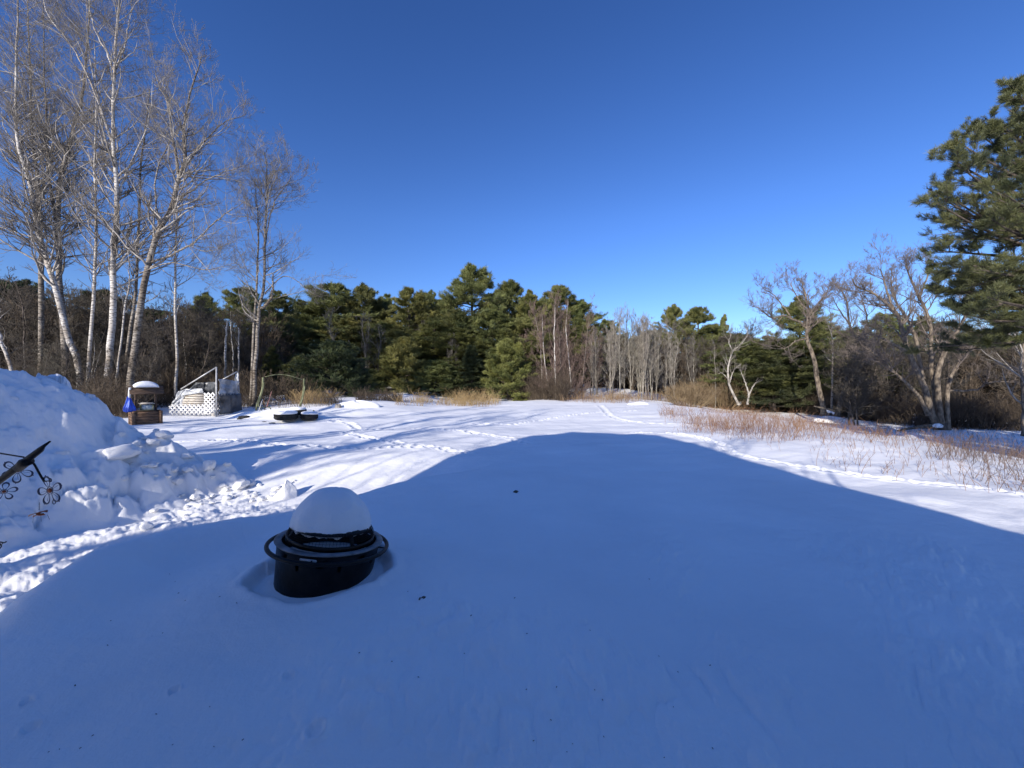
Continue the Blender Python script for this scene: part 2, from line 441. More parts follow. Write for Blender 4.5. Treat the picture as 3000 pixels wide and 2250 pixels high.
def build_ground():
    # fan grid round the viewpoint: fine in front, coarse behind
    a1 = np.radians(np.arange(-66, 66.01, 0.10))
    a2 = np.radians(np.arange(67, 294, 1.5))
    ang = np.concatenate([a1, a2])
    r = [0.35]
    while r[-1] < 8: r.append(r[-1] * 1.0075)
    while r[-1] < 60: r.append(r[-1] * 1.0060)
    while r[-1] < 900: r.append(r[-1] * 1.05)
    r = np.array(r)
    A, R = np.meshgrid(ang, r)
    X = R * np.sin(A); Y = R * np.cos(A)
    Z = H(X, Y)
    # footprint trails pressed into the snow
    rng = np.random.default_rng(4)
    for k, tr in enumerate(TR_PX):
        P = np.array([gp(a, b)[:2] for a, b in tr])
        seg = np.hypot(*(P[1:] - P[:-1]).T); cum = np.concatenate([[0], np.cumsum(seg)])
        n = max(2, int(cum[-1] / (0.26 if k != 6 else 0.12)))
        s = np.linspace(0, cum[-1], n)
        fx = np.interp(s, cum, P[:, 0]) + rng.normal(0, 0.03, n); fy = np.interp(s, cum, P[:, 1]) + rng.normal(0, 0.03, n)
        x0, x1, y0, y1 = fx.min() - 1, fx.max() + 1, fy.min() - 1, fy.max() + 1
        for i in range(n):
            rad = 0.075 + 0.0055 * fy[i]
            ii = np.searchsorted(r, math.hypot(fx[i], fy[i]) - 3 * rad), np.searchsorted(r, math.hypot(fx[i], fy[i]) + 3 * rad)
            aa = math.atan2(fx[i], fy[i]); da = 3 * rad / math.hypot(fx[i], fy[i])
            jj = np.searchsorted(a1, aa - da), np.searchsorted(a1, aa + da)
            if ii[1] <= ii[0] or jj[1] <= jj[0]: continue
            sx = X[ii[0]:ii[1], jj[0]:jj[1]]; sy = Y[ii[0]:ii[1], jj[0]:jj[1]]
            q = np.hypot(sx - fx[i], sy - fy[i]) / rad
            dp = rng.uniform(0.035, 0.065)
            Z[ii[0]:ii[1], jj[0]:jj[1]] += -dp * (1 - ss((q - 0.5) / 0.6)) + 0.3 * dp * np.exp(-((q - 1.3) / 0.35) ** 2)
    nr, na = X.shape
    V = np.stack([X, Y, Z], -1).reshape(-1, 3)
    i = np.arange(nr - 1)[:, None]; j = np.arange(na)[None, :]; j2 = (j + 1) % na
    q = np.stack([i * na + j, (i + 1) * na + j, (i + 1) * na + j2, i * na + j2], -1).reshape(-1, 4)[:, ::-1]
    c = len(V)
    V = np.vstack([V, [[0, 0, float(H(np.array([0.0]), np.array([0.0]))[0])]]])
    tri = np.stack([np.full(na, c), np.arange(na), (np.arange(na) + 1) % na], -1)[:, ::-1]
    me = mesh_from('ground', V, [q, tri], smooth=True)
    o = obj('ground', me, M['snow'])
    tag(o, 'snow covered field with soft drifts and foot trails', kind='structure')
build_ground()

def hz(x, y):
    return float(H(np.array([x]), np.array([y]))[0])

# ------------------------------------------------------------------ ploughed snow pile
CREST = [(-11.0, 2.5, 2.3), (-9.6, 3.55, 2.95), (-8.9, 4.9, 2.65), (-8.25, 6.05, 2.08), (-7.7, 6.65, 1.72), (-7.25, 7.0, 1.34), (-6.85, 7.3, 0.94), (-6.45, 7.45, 0.62), (-6.1, 7.5, 0.42)]
def build_pile():
    g = 0.022
    xs = np.arange(-14.5, -4.2, g); ys = np.arange(-0.2, 10.4, g)
    X, Y = np.meshgrid(xs, ys)
    base = H0(X, Y)
    wx = X + 0.25 * fbm(X * 1.3, Y * 1.3, 3, 101); wy = Y + 0.25 * fbm(X * 1.3, Y * 1.3, 3, 107)
    h = np.full(X.shape, -5.0)
    for (a, b) in zip(CREST[:-1], CREST[1:]):
        ax, ay, ah = a; bx, by, bh = b
        dx, dy = bx - ax, by - ay
        t = np.clip(((wx - ax) * dx + (wy - ay) * dy) / (dx * dx + dy * dy), 0, 1)
        dist = np.hypot(wx - ax - t * dx, wy - ay - t * dy)
        hh = ah + t * (bh - ah)
        prof = hh - (np.sqrt(dist * dist + 0.04) - 0.2) * 1.22 - 0.02 * dist * dist
        # skirt flattens towards the foot
        h = np.maximum(h, prof)
    foot = np.log1p(np.exp((h - base) * 7.0 - 0.0)) / 7.0
    top = ss(foot / 0.5)
    d1, d2, rv, ox, oy = worley(X * 1.7 + 0.2 * fbm(X * 3, Y * 3, 2, 5), Y * 1.7, 131)
    blk = (rv - 0.45) * 0.26 * ss((d2 - d1) * 2.6) * (0.5 + rv) + 0.40 * (ox * (rv - 0.5) + oy * (_hash((rv * 1e5).astype(np.int64), (rv * 0).astype(np.int64), (rv * 0).astype(np.int64), 3) - 0.5))
    e1, e2, sv, px, py = worley(X * 4.0, Y * 4.0, 137)
    blk2 = (sv - 0.5) * 0.13 * ss((e2 - e1) * 5) + 0.45 * (px * (sv - 0.5) + py * (((sv * 7.7) % 1) - 0.5)) / 2
    lump = 0.22 * fbm(X * 1.1, Y * 1.1, 3, 141)
    mask = ss((fbm(X * 0.7, Y * 0.7, 2, 145) + 0.12) * 4)
    lower = ss((1.3 - foot) / 0.9)
    z = base - 0.1 + foot + top * (lump + blk * (0.35 + 0.65 * np.maximum(mask, lower)) + blk2 * (0.25 + 0.75 * lower) + 0.05 * fbm(X * 8, Y * 8, 3, 151, 0.6))
    z = z + 0.02 * fbm(X * 20, Y * 20, 2, 157) * top
    z = np.where(foot < 0.06, base - 0.25, z)
    V = np.stack([X, Y, z], -1).reshape(-1, 3)
    ny, nx = X.shape
    i = np.arange(ny - 1)[:, None]; j = np.arange(nx - 1)[None, :]
    q = np.stack([i * nx + j, i * nx + j + 1, (i + 1) * nx + j + 1, (i + 1) * nx + j], -1).reshape(-1, 4)
    keep = (foot.reshape(-1)[q].max(1) > 0.03)
    q = q[keep]
    used, inv = np.unique(q.ravel(), return_inverse=True)
    me = mesh_from('snow_pile', V[used], [inv.reshape(-1, 4)], smooth=True)
    o = obj('snow_pile', me, M['snow_rough'])
    tag(o, 'tall heap of ploughed snow rising at the left edge of the picture', 'snow pile')
    return xs, ys, z
PX_, PY_, PZ_ = build_pile()
def pile_z(x, y):
    j = int(round((x - PX_[0]) / 0.022)); i = int(round((y - PY_[0]) / 0.022))
    g = hz(x, y)
    if 0 <= i < len(PY_) and 0 <= j < len(PX_): return max(g, float(PZ_[i, j]))
    return g

# ------------------------------------------------------------------ snow chunks
def chunk_mesh(seed, flat=0.75, sharp=0.0):
    import bmesh
    bm = bmesh.new()
    bmesh.ops.create_icosphere(bm, subdivisions=4, radius=1.0)
    V = np.array([v.co[:] for v in bm.verts])
    rng = np.random.default_rng(seed)
    # cut by random planes for a broken, blocky lump
    for k in range(9):
        n = rng.normal(0, 1, 3); n /= np.linalg.norm(n); dd = rng.uniform(0.55, 0.9)
        s = V @ n
        over = np.maximum(s - dd, 0)
        V = V - over[:, None] * n[None, :] * 0.92
    V = V * (1 + 0.22 * vn3(V[:, 0] * 2 + seed, V[:, 1] * 2, V[:, 2] * 2, seed)[:, None] + 0.10 * vn3(V[:, 0] * 6 + seed, V[:, 1] * 6, V[:, 2] * 6, seed + 1)[:, None])
    V[:, 2] *= flat
    if sharp:
        t = np.clip((V[:, 2] + 0.6) / 1.5, 0, 1)
        V[:, 0] *= (1 - t * 0.85); V[:, 1] *= (1 - t * 0.7); V[:, 2] *= 1.35
    for v, c in zip(bm.verts, V): v.co = c
    me = bpy.data.meshes.new('snow_chunk')
    bm.to_mesh(me); bm.free()
    me.polygons.foreach_set('use_smooth', np.ones(len(me.polygons), dtype=bool))
    me.materials.append(M['snow_rough'])
    return me
CH = [chunk_mesh(s, 0.55 + 0.06 * (s % 5)) for s in range(1, 9)]
CHS = chunk_mesh(33, 0.9, sharp=1.0)
rng = np.random.default_rng(77)
def chunk(px, py, wpx, me, label, group=None, sz=1.0):
    x, y, z = gp(px, py)
    s = wpx / F * y / 2.0
    o = obj('snow_chunk', me, None, loc=(x, y, pile_z(x, y) + s * 0.28 * sz))
    o.scale = (s, s, s * sz)
    o.rotation_euler = (rng.uniform(-.2, .2), rng.uniform(-.2, .2), rng.uniform(0, 6.28))
    tag(o, label, 'snow lump', group)
    return o
GR = 'broken snow lumps at the foot of the snow pile'
c_ = chunk(842, 1452, 62, CHS, 'pointed triangular snow slab standing at the right end of the rubble', GR, 1.15)
c_.rotation_euler = (0, 0, 0.5); c_.scale = (c_.scale[0] * 1.75, c_.scale[1] * 1.1, c_.scale[2] * .95)
chunk(705, 1428, 48, CH[0], 'rounded oval snow lump in the shade before the field, larger of a pair', GR)
chunk(737, 1413, 30, CH[1], 'small round snow ball behind the oval lump', GR, 1.2)
chunk(345, 1492, 95, CH[2], 'largest broad snow lump lying at the foot of the snow pile', GR, 0.8)
chunk(612, 1436, 34, CH[3], 'upright knob of snow in the middle of the rubble strip', GR, 1.5)
chunk(478, 1444, 44, CH[4], 'squarish sunlit snow lump left of the middle of the rubble strip', GR)
chunk(430, 1558, 32, CH[5], 'small pointed snow lump behind the edge of the smooth drift', GR, 1.6)
chunk(548, 1456, 26, CH[6], 'small sunlit lump between the knob and the squarish lump', GR, 1.2)
for k in range(75):
    t = rng.uniform(0, 1)
    px = 330 + t * 530 + rng.normal(0, 10)
    py = 1492 - t * 62 + rng.normal(0, 17)
    w = rng.choice([12, 16, 20, 26, 34], p=[.3, .3, .2, .13, .07])
    chunk(px, max(py, 1405), w, CH[int(rng.integers(8))], 'small lump of broken snow in the rubble strip below the snow pile', GR + ', the many small ones', rng.uniform(0.7, 1.2))
for (px, py, w) in [(75, 1290, 46), (105, 1306, 34), (20, 1270, 40), (180, 1330, 60), (345, 1315, 42), (372, 1330, 36), (90, 1350, 40), (28, 1180, 60), (18, 1120, 46), (240, 1135, 22), (262, 1165, 34)]:
    # blocks stuck in the pile's face, found along the view ray
    for tt in np.arange(3.0, 9.0, 0.02):
        x = (px - 1500) / F * tt; z = CAMH - (py - 1125) / F * tt
        if pile_z(x, tt) > z: break
    if tt > 8.9: continue
    x += (px - 1500) / F * .05; tt += .05
    s = w * .8 / F * tt / 2
    o = obj('snow_chunk', CH[int(rng.integers(8))], None, loc=(x, tt, z - s * .3))
    o.scale = (s * 1.1, s, s * 1.1); o.rotation_euler = tuple(rng.uniform(0, 3, 3))
    tag(o, 'hard block of ploughed snow sticking out of the face of the snow pile', 'snow lump', 'snow blocks in the pile face')

# dark litter scattered over the near snow
def build_litter():
    rg = np.random.default_rng(12)
    V = []; Fc = []
    pts = [(1232, 1790, 3.2), (1512, 1445, 4.5), (1380, 1828, 1.6), (220, 2030, 1.6)]
    for k in range(42):
        pts.append((rg.uniform(100, 2200), rg.uniform(1700, 2240), rg.uniform(0.6, 1.3)))
    for (px, py, s) in pts:
        x, y, _ = gp(px, py)
        z = hz(x, y)
        n = 3 if s > 2 else 1
        for q in range(n):
            c = np.array([x + rg.normal(0, .006 * (n - 1)), y + rg.normal(0, .006 * (n - 1)), z + 0.002])
            L_ = 0.0026 * s * y / 3 + 0.001
            a = rg.uniform(0, 3.14)
            u = np.array([math.cos(a), math.sin(a), 0.15]) * L_ * 1.5; v = np.array([-math.sin(a), math.cos(a), 0.1]) * L_ * .7; w = np.array([0, 0, L_])
            b = len(V)
            V += [c - u - v, c + u - v, c + u + v, c - u + v, c + w - u * .4, c + w + u * .4]
            Fc += [[b, b + 1, b + 5, b + 4], [b + 2, b + 3, b + 4, b + 5], [b + 1, b + 2, b + 5, b + 5], [b + 3, b, b + 4, b + 4]]
    q4 = [f for f in Fc if f[2] != f[3]]; q3 = [f[:3] for f in Fc if f[2] == f[3]]
    o = obj('litter', mesh_from('litter', V, [np.array(q4), np.array(q3)]), M['debris'])
    tag(o, 'tiny dark seeds and bark bits scattered on the shaded snow', kind='stuff')
build_litter()
# ------------------------------------------------------------------ tubes, tufts, small-mesh builder
def nrm(v):
    return v / np.maximum(np.linalg.norm(v, axis=-1, keepdims=True), 1e-9)

def tubes_arrays(P, R, sides=3, cap=False):
    """P (N,n,3), R (N,n) -> verts, quads"""
    P = np.asarray(P, float); R = np.asarray(R, float)
    N, n, _ = P.shape
    T = np.empty_like(P)
    T[:, 1:-1] = P[:, 2:] - P[:, :-2]; T[:, 0] = P[:, 1] - P[:, 0]; T[:, -1] = P[:, -1] - P[:, -2]
    T = nrm(T)
    m = nrm(P[:, -1] - P[:, 0])
    ref = np.where(np.abs(m[:, 2:3]) > 0.8, np.array([[1.0, 0.1, 0]]), np.array([[0, 0.05, 1.0]]))
    ref = np.repeat(ref[:, None, :], n, 1)
    U = nrm(np.cross(T, ref)); W = np.cross(T, U)
    a = np.arange(sides) * 2 * pi / sides
    V = P[:, :, None, :] + R[:, :, None, None] * (U[:, :, None, :] * np.cos(a)[None, None, :, None] + W[:, :, None, :] * np.sin(a)[None, None, :, None])
    V = V.reshape(-1, 3)
    b = (np.arange(N) * n * sides)[:, None, None]
    i = (np.arange(n - 1) * sides)[None, :, None]; k = np.arange(sides)[None, None, :]; k2 = (k + 1) % sides
    q = np.stack([b + i + k, b + i + k2, b + i + sides + k2, b + i + sides + k], -1).reshape(-1, 4)
    return V, q

class Bag:
    """collects vertex/face arrays of many tubes and tufts into one mesh"""
    def __init__(s): s.V = []; s.Q = []; s.T = []; s.n = 0
    def tubes(s, P, R, sides=3):
        V, q = tubes_arrays(P, R, sides)
        s.V.append(V); s.Q.append(q + s.n); s.n += len(V)
    def raw(s, V, q=None, t=None):
        s.V.append(np.asarray(V, float))
        if q is not None and len(q): s.Q.append(np.asarray(q) + s.n)
        if t is not None and len(t): s.T.append(np.asarray(t) + s.n)
        s.n += len(V)
    def mesh(s, name, smooth=False):
        fs = []
        if s.Q: fs.append(np.vstack(s.Q))
        if s.T: fs.append(np.vstack(s.T))
        return mesh_from(name, np.vstack(s.V), fs, smooth)

def smooth_path(pts, n=20):
    P = np.asarray(pts, float)
    if len(P) == 2: 
        t = np.linspace(0, 1, n)[:, None]; return P[0] * (1 - t) + P[1] * t
    Q = np.vstack([2 * P[0] - P[1], P, 2 * P[-1] - P[-2]])
    out = []
    m = len(P) - 1
    for u in np.linspace(0, m - 1e-6, n):
        i = int(u); f = u - i
        a, b, c, d = Q[i], Q[i + 1], Q[i + 2], Q[i + 3]
        out.append(0.5 * ((2 * b) + (-a + c) * f + (2 * a - 5 * b + 4 * c - d) * f * f + (-a + 3 * b - 3 * c + d) * f ** 3))
    return np.array(out)

def spawn(P, R, k, t0, t1, L, ang, rng, m=4, up=0.15, wob=0.12, r_ratio=0.55, rtip=0.25, taper=0.6, rmin=0.004, flat=0.0):
    """k children on each parent polyline. L = child length (fraction of parent's if negative), ang=(lo,hi) degrees"""
    N, n, _ = P.shape
    t = rng.uniform(t0, t1, (N, k))
    f = t * (n - 1); i = np.clip(f.astype(int), 0, n - 2); f = f - i
    ii = np.arange(N)[:, None]
    p0 = P[ii, i] * (1 - f[..., None]) + P[ii, i + 1] * f[..., None]
    T = nrm(P[ii, i + 1] - P[ii, i])
    r0 = (R[ii, i] * (1 - f) + R[ii, i + 1] * f) * r_ratio
    plen = np.linalg.norm(P[:, 1:] - P[:, :-1], axis=-1).sum(1)[:, None]
    ln = (plen * (-L) if L < 0 else L) * (1 - taper * t) * rng.uniform(0.6, 1.25, (N, k))
    rv = rng.normal(0, 1, (N, k, 3))
    if flat: rv[..., 2] *= (1 - flat)
    perp = nrm(rv - (rv * T).sum(-1, keepdims=True) * T)
    if flat: perp[..., 2] *= (1 - flat); perp = nrm(perp)
    a = np.radians(rng.uniform(ang[0], ang[1], (N, k)))[..., None]
    D = nrm(T * np.cos(a) + perp * np.sin(a))
    pts = [p0]; d = D; p = p0
    st = (ln / (m - 1))[..., None]
    for j in range(m - 1):
        d = nrm(d + np.array([0, 0, up]) + rng.normal(0, wob, d.shape))
        p = p + d * st
        pts.append(p)
    CP = np.stack(pts, 2).reshape(N * k, m, 3)
    tt = np.linspace(0, 1, m)[None, None, :]
    CR = np.maximum(r0[..., None] * (1 - tt * (1 - rtip)), rmin).reshape(N * k, m)
    return CP, CR

def tufts(P, D, k, ln, wd, spread, rng, upb=0.3):
    """k needle blades at each P (N,3) along D (N,3)"""
    N = len(P)
    d = nrm(D[:, None, :] + rng.normal(0, spread, (N, k, 3)) + np.array([0, 0, upb]))
    L = ln * rng.uniform(0.6, 1.25, (N, k, 1))
    side = nrm(np.cross(d, rng.normal(0, 1, (N, k, 3)))) * wd * rng.uniform(0.7, 1.3, (N, k, 1))
    p = P[:, None, :] + rng.normal(0, ln * 0.18, (N, k, 3))
    V = np.stack([p - side * 0.5, p + side * 0.5, p + d * L * 0.6 + side * .55, p + d * L * 0.95, p + d * L * 0.6 - side * .55], 2).reshape(-1, 3)
    b = np.arange(N * k)[:, None] * 5
    return V, b + np.array([[0, 1, 2, 4]]), b + np.array([[4, 2, 3]])

class MB:
    """small mesh builder for man-made parts"""
    def __init__(s): s.v = []; s.f4 = []; s.f3 = []
    def add(s, V, F4=(), F3=()):
        b = len(s.v); s.v += [tuple(map(float, p)) for p in V]
        s.f4 += [[b + i for i in f] for f in F4]; s.f3 += [[b + i for i in f] for f in F3]
    def box(s, c, d, rot=None, bev=0.0):
        x, y, z = [q / 2 for q in d]
        b = min(bev, x * .9, y * .9, z * .9)
        # bevelled box: chamfer by insetting top and bottom rings
        def ring(zz, ins): return [(-x + ins, -y + ins, zz), (x - ins, -y + ins, zz), (x - ins, y - ins, zz), (-x + ins, y - ins, zz)]
        if b > 0:
            rings = ring(-z, b) + ring(-z + b, 0) + ring(z - b, 0) + ring(z, b); nr = 4
        else:
            rings = ring(-z, 0) + ring(z, 0); nr = 2
        V = np.array(rings)
        if rot is not None: V = V @ np.array(Matrix(rot) if not isinstance(rot, Matrix) else rot).T
        V = V + np.array(c)
        F4 = [(3, 2, 1, 0)]
        for r in range(nr - 1):
            for k in range(4): F4.append((r * 4 + k, r * 4 + (k + 1) % 4, (r + 1) * 4 + (k + 1) % 4, (r + 1) * 4 + k))
        m = (nr - 1) * 4; F4.append((m, m + 1, m + 2, m + 3))
        s.add(V, F4); return s
    def bar(s, a, b, w, h=None, bev=0.0, roll=0.0):
        a = Vector(a); b = Vector(b); d = b - a
        q = d.to_track_quat('X', 'Z').to_matrix() @ Matrix.Rotation(roll, 3, 'X')
        return s.box((a + b) / 2, (d.length, w, h or w), q, bev)
    def tube(s, pts, r, sides=10, closed=False, n=None):
        P = np.asarray(pts, float)
        if n: P = smooth_path(P, n)
        R = np.full(len(P), r) if np.isscalar(r) else np.interp(np.linspace(0, 1, len(P)), np.linspace(0, 1, len(r)), r)
        if closed:
            P = np.vstack([P, P[:1]]); R = np.append(R, R[0])
        m = len(P)
        T = np.empty_like(P); T[1:-1] = P[2:] - P[:-2]; T[0] = P[1] - P[0]; T[-1] = P[-1] - P[-2]
        if closed: T[0] = T[-1] = P[1] - P[-2]
        T = nrm(T)
        u = np.cross(T[0], [0, 0, 1.0]);
        if np.linalg.norm(u) < 1e-3: u = np.array([1.0, 0, 0])
        V = []
        for i in range(m):
            u = u - T[i] * (u @ T[i]); u = u / np.linalg.norm(u)
            w = np.cross(T[i], u)
            for k in range(sides):
                a = 2 * pi * k / sides
                V.append(P[i] + R[i] * (cos(a) * u + sin(a) * w))
        F4 = []
        for i in range(m - 1):
            for k in range(sides): F4.append((i * sides + k, i * sides + (k + 1) % sides, (i + 1) * sides + (k + 1) % sides, (i + 1) * sides + k))
        F3 = []
        if not closed:
            V.append(P[0]); V.append(P[-1]); c0 = len(V) - 2; c1 = len(V) - 1
            for k in range(sides):
                F3.append((c0, (k + 1) % sides, k)); F3.append((c1, (m - 1) * sides + k, (m - 1) * sides + (k + 1) % sides))
        s.add(V, F4, F3); return s
    def lathe(s, prof, n=48, c=(0, 0, 0), wob=None):
        """prof list of (r,z); wob(angle, r, z)->(r,z)"""
        V = []
        for k in range(n):
            a = 2 * pi * k / n
            for (r, z) in prof:
                if wob: r2, z2 = wob(a, r, z)
                else: r2, z2 = r, z
                V.append((c[0] + r2 * cos(a), c[1] + r2 * sin(a), c[2] + z2))
        m = len(prof); F4 = []
        for k in range(n):
            k2 = (k + 1) % n
            for i in range(m - 1): F4.append((k * m + i, k2 * m + i, k2 * m + i + 1, k * m + i + 1))
        s.add(V, F4); return s
    def prism(s, poly, a, b, axis='y'):
        """closed polygon (u,v) extruded between a and b"""
        n = len(poly)
        if axis == 'y': V = [(u, a, v) for u, v in poly] + [(u, b, v) for u, v in poly]
        elif axis == 'x': V = [(a, u, v) for u, v in poly] + [(b, u, v) for u, v in poly]
        else: V = [(u, v, a) for u, v in poly] + [(u, v, b) for u, v in poly]
        F4 = [(i, (i + 1) % n, n + (i + 1) % n, n + i) for i in range(n)]
        F3 = [(0, i + 1, i) for i in range(1, n - 1)] + [(n, n + i, n + i + 1) for i in range(1, n - 1)]
        s.add(V, F4, F3); return s
    def sheet(s, fn, nu, nv, thick=0.006):
        P = np.array([[fn(i / (nu - 1), j / (nv - 1)) for j in range(nv)] for i in range(nu)], float)
        du = np.gradient(P, axis=0); dv = np.gradient(P, axis=1)
        nn = nrm(np.cross(du, dv))
        V = np.concatenate([(P + nn * thick / 2).reshape(-1, 3), (P - nn * thick / 2).reshape(-1, 3)])
        F4 = []; o = nu * nv
        for i in range(nu - 1):
            for j in range(nv - 1):
                a, b, c, d = i * nv + j, (i + 1) * nv + j, (i + 1) * nv + j + 1, i * nv + j + 1
                F4.append((a, b, c, d)); F4.append((o + d, o + c, o + b, o + a))
        for i in range(nu - 1):
            F4.append((i * nv, o + i * nv, o + (i + 1) * nv, (i + 1) * nv)); F4.append(((i + 1) * nv + nv - 1, o + (i + 1) * nv + nv - 1, o + i * nv + nv - 1, i * nv + nv - 1))
        for j in range(nv - 1):
            F4.append((j + 1, o + j + 1, o + j, j)); a = (nu - 1) * nv; F4.append((a + j, o + a + j, o + a + j + 1, a + j + 1))
        s.add(V, F4); return s
    def build(s, name, m, parent=None, smooth=False, loc=None):
        fs = []
        if s.f4: fs.append(np.array(s.f4))
        if s.f3: fs.append(np.array(s.f3))
        me = mesh_from(name, np.array(s.v), fs, smooth)
        import bmesh
        bm = bmesh.new(); bm.from_mesh(me)
        bmesh.ops.remove_doubles(bm, verts=bm.verts, dist=1e-5)
        bmesh.ops.recalc_face_normals(bm, faces=bm.faces)
        bm.to_mesh(me); bm.free()
        if smooth:
            me.polygons.foreach_set('use_smooth', np.ones(len(me.polygons), dtype=bool))
        return obj(name, me, m, parent, loc)
# ------------------------------------------------------------------ house behind the viewpoint (casts the big shadow)
def build_house():
    h = empty('house', (0, -1.2, 0))
    tag(h, 'white sided house behind the camera whose roof throws the broad shadow', 'house')
    prof = [(-5.7, -0.6), (-5.7, 1.75), (-6.5, 2.25), (-7.35, 3.3), (-7.35, 6.2), (-6.5, 6.9), (-5.0, 6.75), (-3.2, 6.25), (-1.9, 5.55), (-0.2, 4.30), (1.7, 3.05), (2.9, 2.25), (2.9, -0.6)]
    MB().prism(prof, -3.4, 0.0).build('wall', M['siding'], h)
    top = prof[4:-1]
    for (a, b) in zip(top[:-1], top[1:]):
        pass
    r = MB()
    for (a, b) in zip(top[:-1], top[1:]):
        r.prism([(a[0], a[1] + .003), (b[0], b[1] + .003), (b[0], b[1] + .07), (a[0], a[1] + .07)], -3.5, 0.12)
    r.build('roof', M['shingle'], h)
    MB().box((-1.8, 0.03, 1.0), (1.0, 0.06, 2.1)).build('door', M['trim'], h)
    for (x, z) in [(-4.5, 1.5), (-5.2, 4.6), (-2.9, 4.3)]:
        w = MB().box((x, 0.03, z), (1.0, 0.06, 1.2)).build('window', M['trim'], h)
        MB().box((x, 0.05, z), (0.84, 0.05, 1.04)).build('pane', M['window'], w)
build_house()

# ------------------------------------------------------------------ bare trees
def bare_arrays(stems, rng, l1=8, l2=6, l3=5, len1=3.0, ang1=(30, 55), up=0.16, t0=0.3, l4=0, rtw=0.006, len2=-0.5, len3=-0.5, limb_r=0.36, wob=0.13, rsc=.60):
    """stems: list of (polyline, r0, r1). returns trunk Bag, limb Bag, twig Bag"""
    tr = Bag(); lb = Bag(); tw = Bag()
    for (pts, r0, r1) in stems:
        P = smooth_path(pts, 22)
        P[1:-1] += rng.normal(0, 0.02, P[1:-1].shape) * (1 if r0 > .05 else .4)
        t = np.linspace(0, 1, len(P))
        R = rsc * r0 * (1 - t) ** 0.9 + r1 * min(1, rsc + .15)
        R[0] *= 1.25
        tr.tubes(P[None], R[None], 9)
        plen = np.linalg.norm(P[1:] - P[:-1], axis=1).sum()
        k1 = max(3, int(l1 * plen / 10.0))
        P1, R1 = spawn(P[None], R[None], k1, t0, 0.98, len1, ang1, rng, 7, up * 0.6, wob, 0.50, 0.22, 0.45, rtw)
        # keep limbs' radius sane
        R1 = np.minimum(R1, limb_r * r0 * rsc)
        lb.tubes(P1, R1, 5)
        P2, R2 = spawn(P1, R1, l2, 0.15, 1.0, len2, (25, 60), rng, 5, up, wob + .03, 0.6, 0.35, 0.4, rtw)
        tw.tubes(P2, R2, 3)
        P3, R3 = spawn(P2, R2, l3, 0.15, 1.0, len3, (20, 60), rng, 4, up, wob + .05, 0.6, 0.5, 0.3, rtw * .8)
        tw.tubes(P3, R3, 3)
        if l4:
            P4, R4 = spawn(P3, R3, l4, 0.2, 1.0, -0.55, (20, 55), rng, 3, up, wob + .05, 0.7, 0.7, 0.2, rtw * .7)
            tw.tubes(P4, R4, 3)
        # twigs straight on the upper trunk
        Pd, Rd = spawn(P[None], R[None], max(4, int(plen * 1.5)), t0, 1.0, len1 * .35, (35, 70), rng, 5, up, wob, 0.35, 0.4, 0.3, rtw)
        Rd = np.minimum(Rd, .02)
        tw.tubes(Pd, Rd, 3)
    return tr, lb, tw

def bare_tree(name, stems, seed, label, mt, ml, mw, group=None, cat='tree', base=None, **kw):
    rng = np.random.default_rng(seed)
    b = np.array(base if base is not None else stems[0][0][0], float)
    st = [(np.asarray(p, float) - b, r0, r1) for p, r0, r1 in stems]
    tr, lb, tw = bare_arrays(st, rng, **kw)
    e = empty(name, tuple(b))
    tag(e, label, cat, group)
    obj('trunk', tr.mesh('trunk', True), mt, e)
    obj('limbs', lb.mesh('limbs', True), ml, e)
    obj('crown', tw.mesh('crown'), mw, e)
    return e

def pxstem(pts, Z, r0, r1, dz=0.0, jit=None):
    """trunk path from photo pixels at depth Z, leaning dz metres in depth over its length"""
    n = len(pts)
    return ([at(p[0], p[1], Z + dz * i / (n - 1)) for i, p in enumerate(pts)], r0, r1)

GL = 'tall bare trees along the left side of the field'
# T1 leaning white birch with two dark companions from the same foot
bare_tree('birch_tree', [pxstem([(238, 1165), (228, 1058), (198, 986), (169, 864), (148, 797), (127, 729), (105, 628), (89, 552), (70, 480), (51, 408), (46, 300), (47, 145), (54, 40), (50, -160)], 23, .24, .03)], 1,
          'white barked birch leaning left, nearest the left edge of the picture', M['birch'], M['limb'], M['twig'], GL, l1=33, l2=8, l3=5, l4=2, rtw=.0045, len1=4.1, ang1=(35, 68), wob=.17, t0=.25)
bare_tree('poplar_tree', [pxstem([(196, 1160), (186, 944), (175, 856), (173, 738), (169, 636), (181, 510), (194, 463), (222, 350), (245, 260), (260, 60), (262, -100)], 23.8, .25, .03),
                        pxstem([(173, 700), (150, 560), (140, 480), (136, 380), (130, 200), (128, -20)], 23.8, .14, .02)], 2,
          'dark barked bare tree rising straight behind the leaning birch', M['birch2'], M['limb'], M['twig'], GL, l1=28, l2=8, l3=5, l4=2, rtw=.0045, len1=4.1, ang1=(35, 68), wob=.17, t0=.3)
bare_tree('birch_tree', [pxstem([(120, 1170), (122, 800), (114, 636), (108, 505), (99, 442), (90, 300), (87, 181), (80, -60)], 25, .20, .03)], 3,
          'grey bare tree with a straight stem between the leaning birch and its dark neighbour', M['birch2'], M['limb'], M['twig'], GL, l1=28, l2=8, l3=5, l4=2, rtw=.0045, len1=3.8, ang1=(35, 68), wob=.17, t0=.3)
bare_tree('birch_tree', [pxstem([(258, 1150), (264, 1016), (274, 864), (281, 738), (281, 628), (276, 484), (281, 400), (279, 217), (276, 120)], 22, .13, .02)], 4,
          'slender white birch standing alone left of the tallest tree', M['birch'], M['limb'], M['twig'], GL, l1=26, l2=7, l3=5, l4=2, rtw=.0045, len1=2.9, ang1=(35, 68), wob=.17, t0=.25)
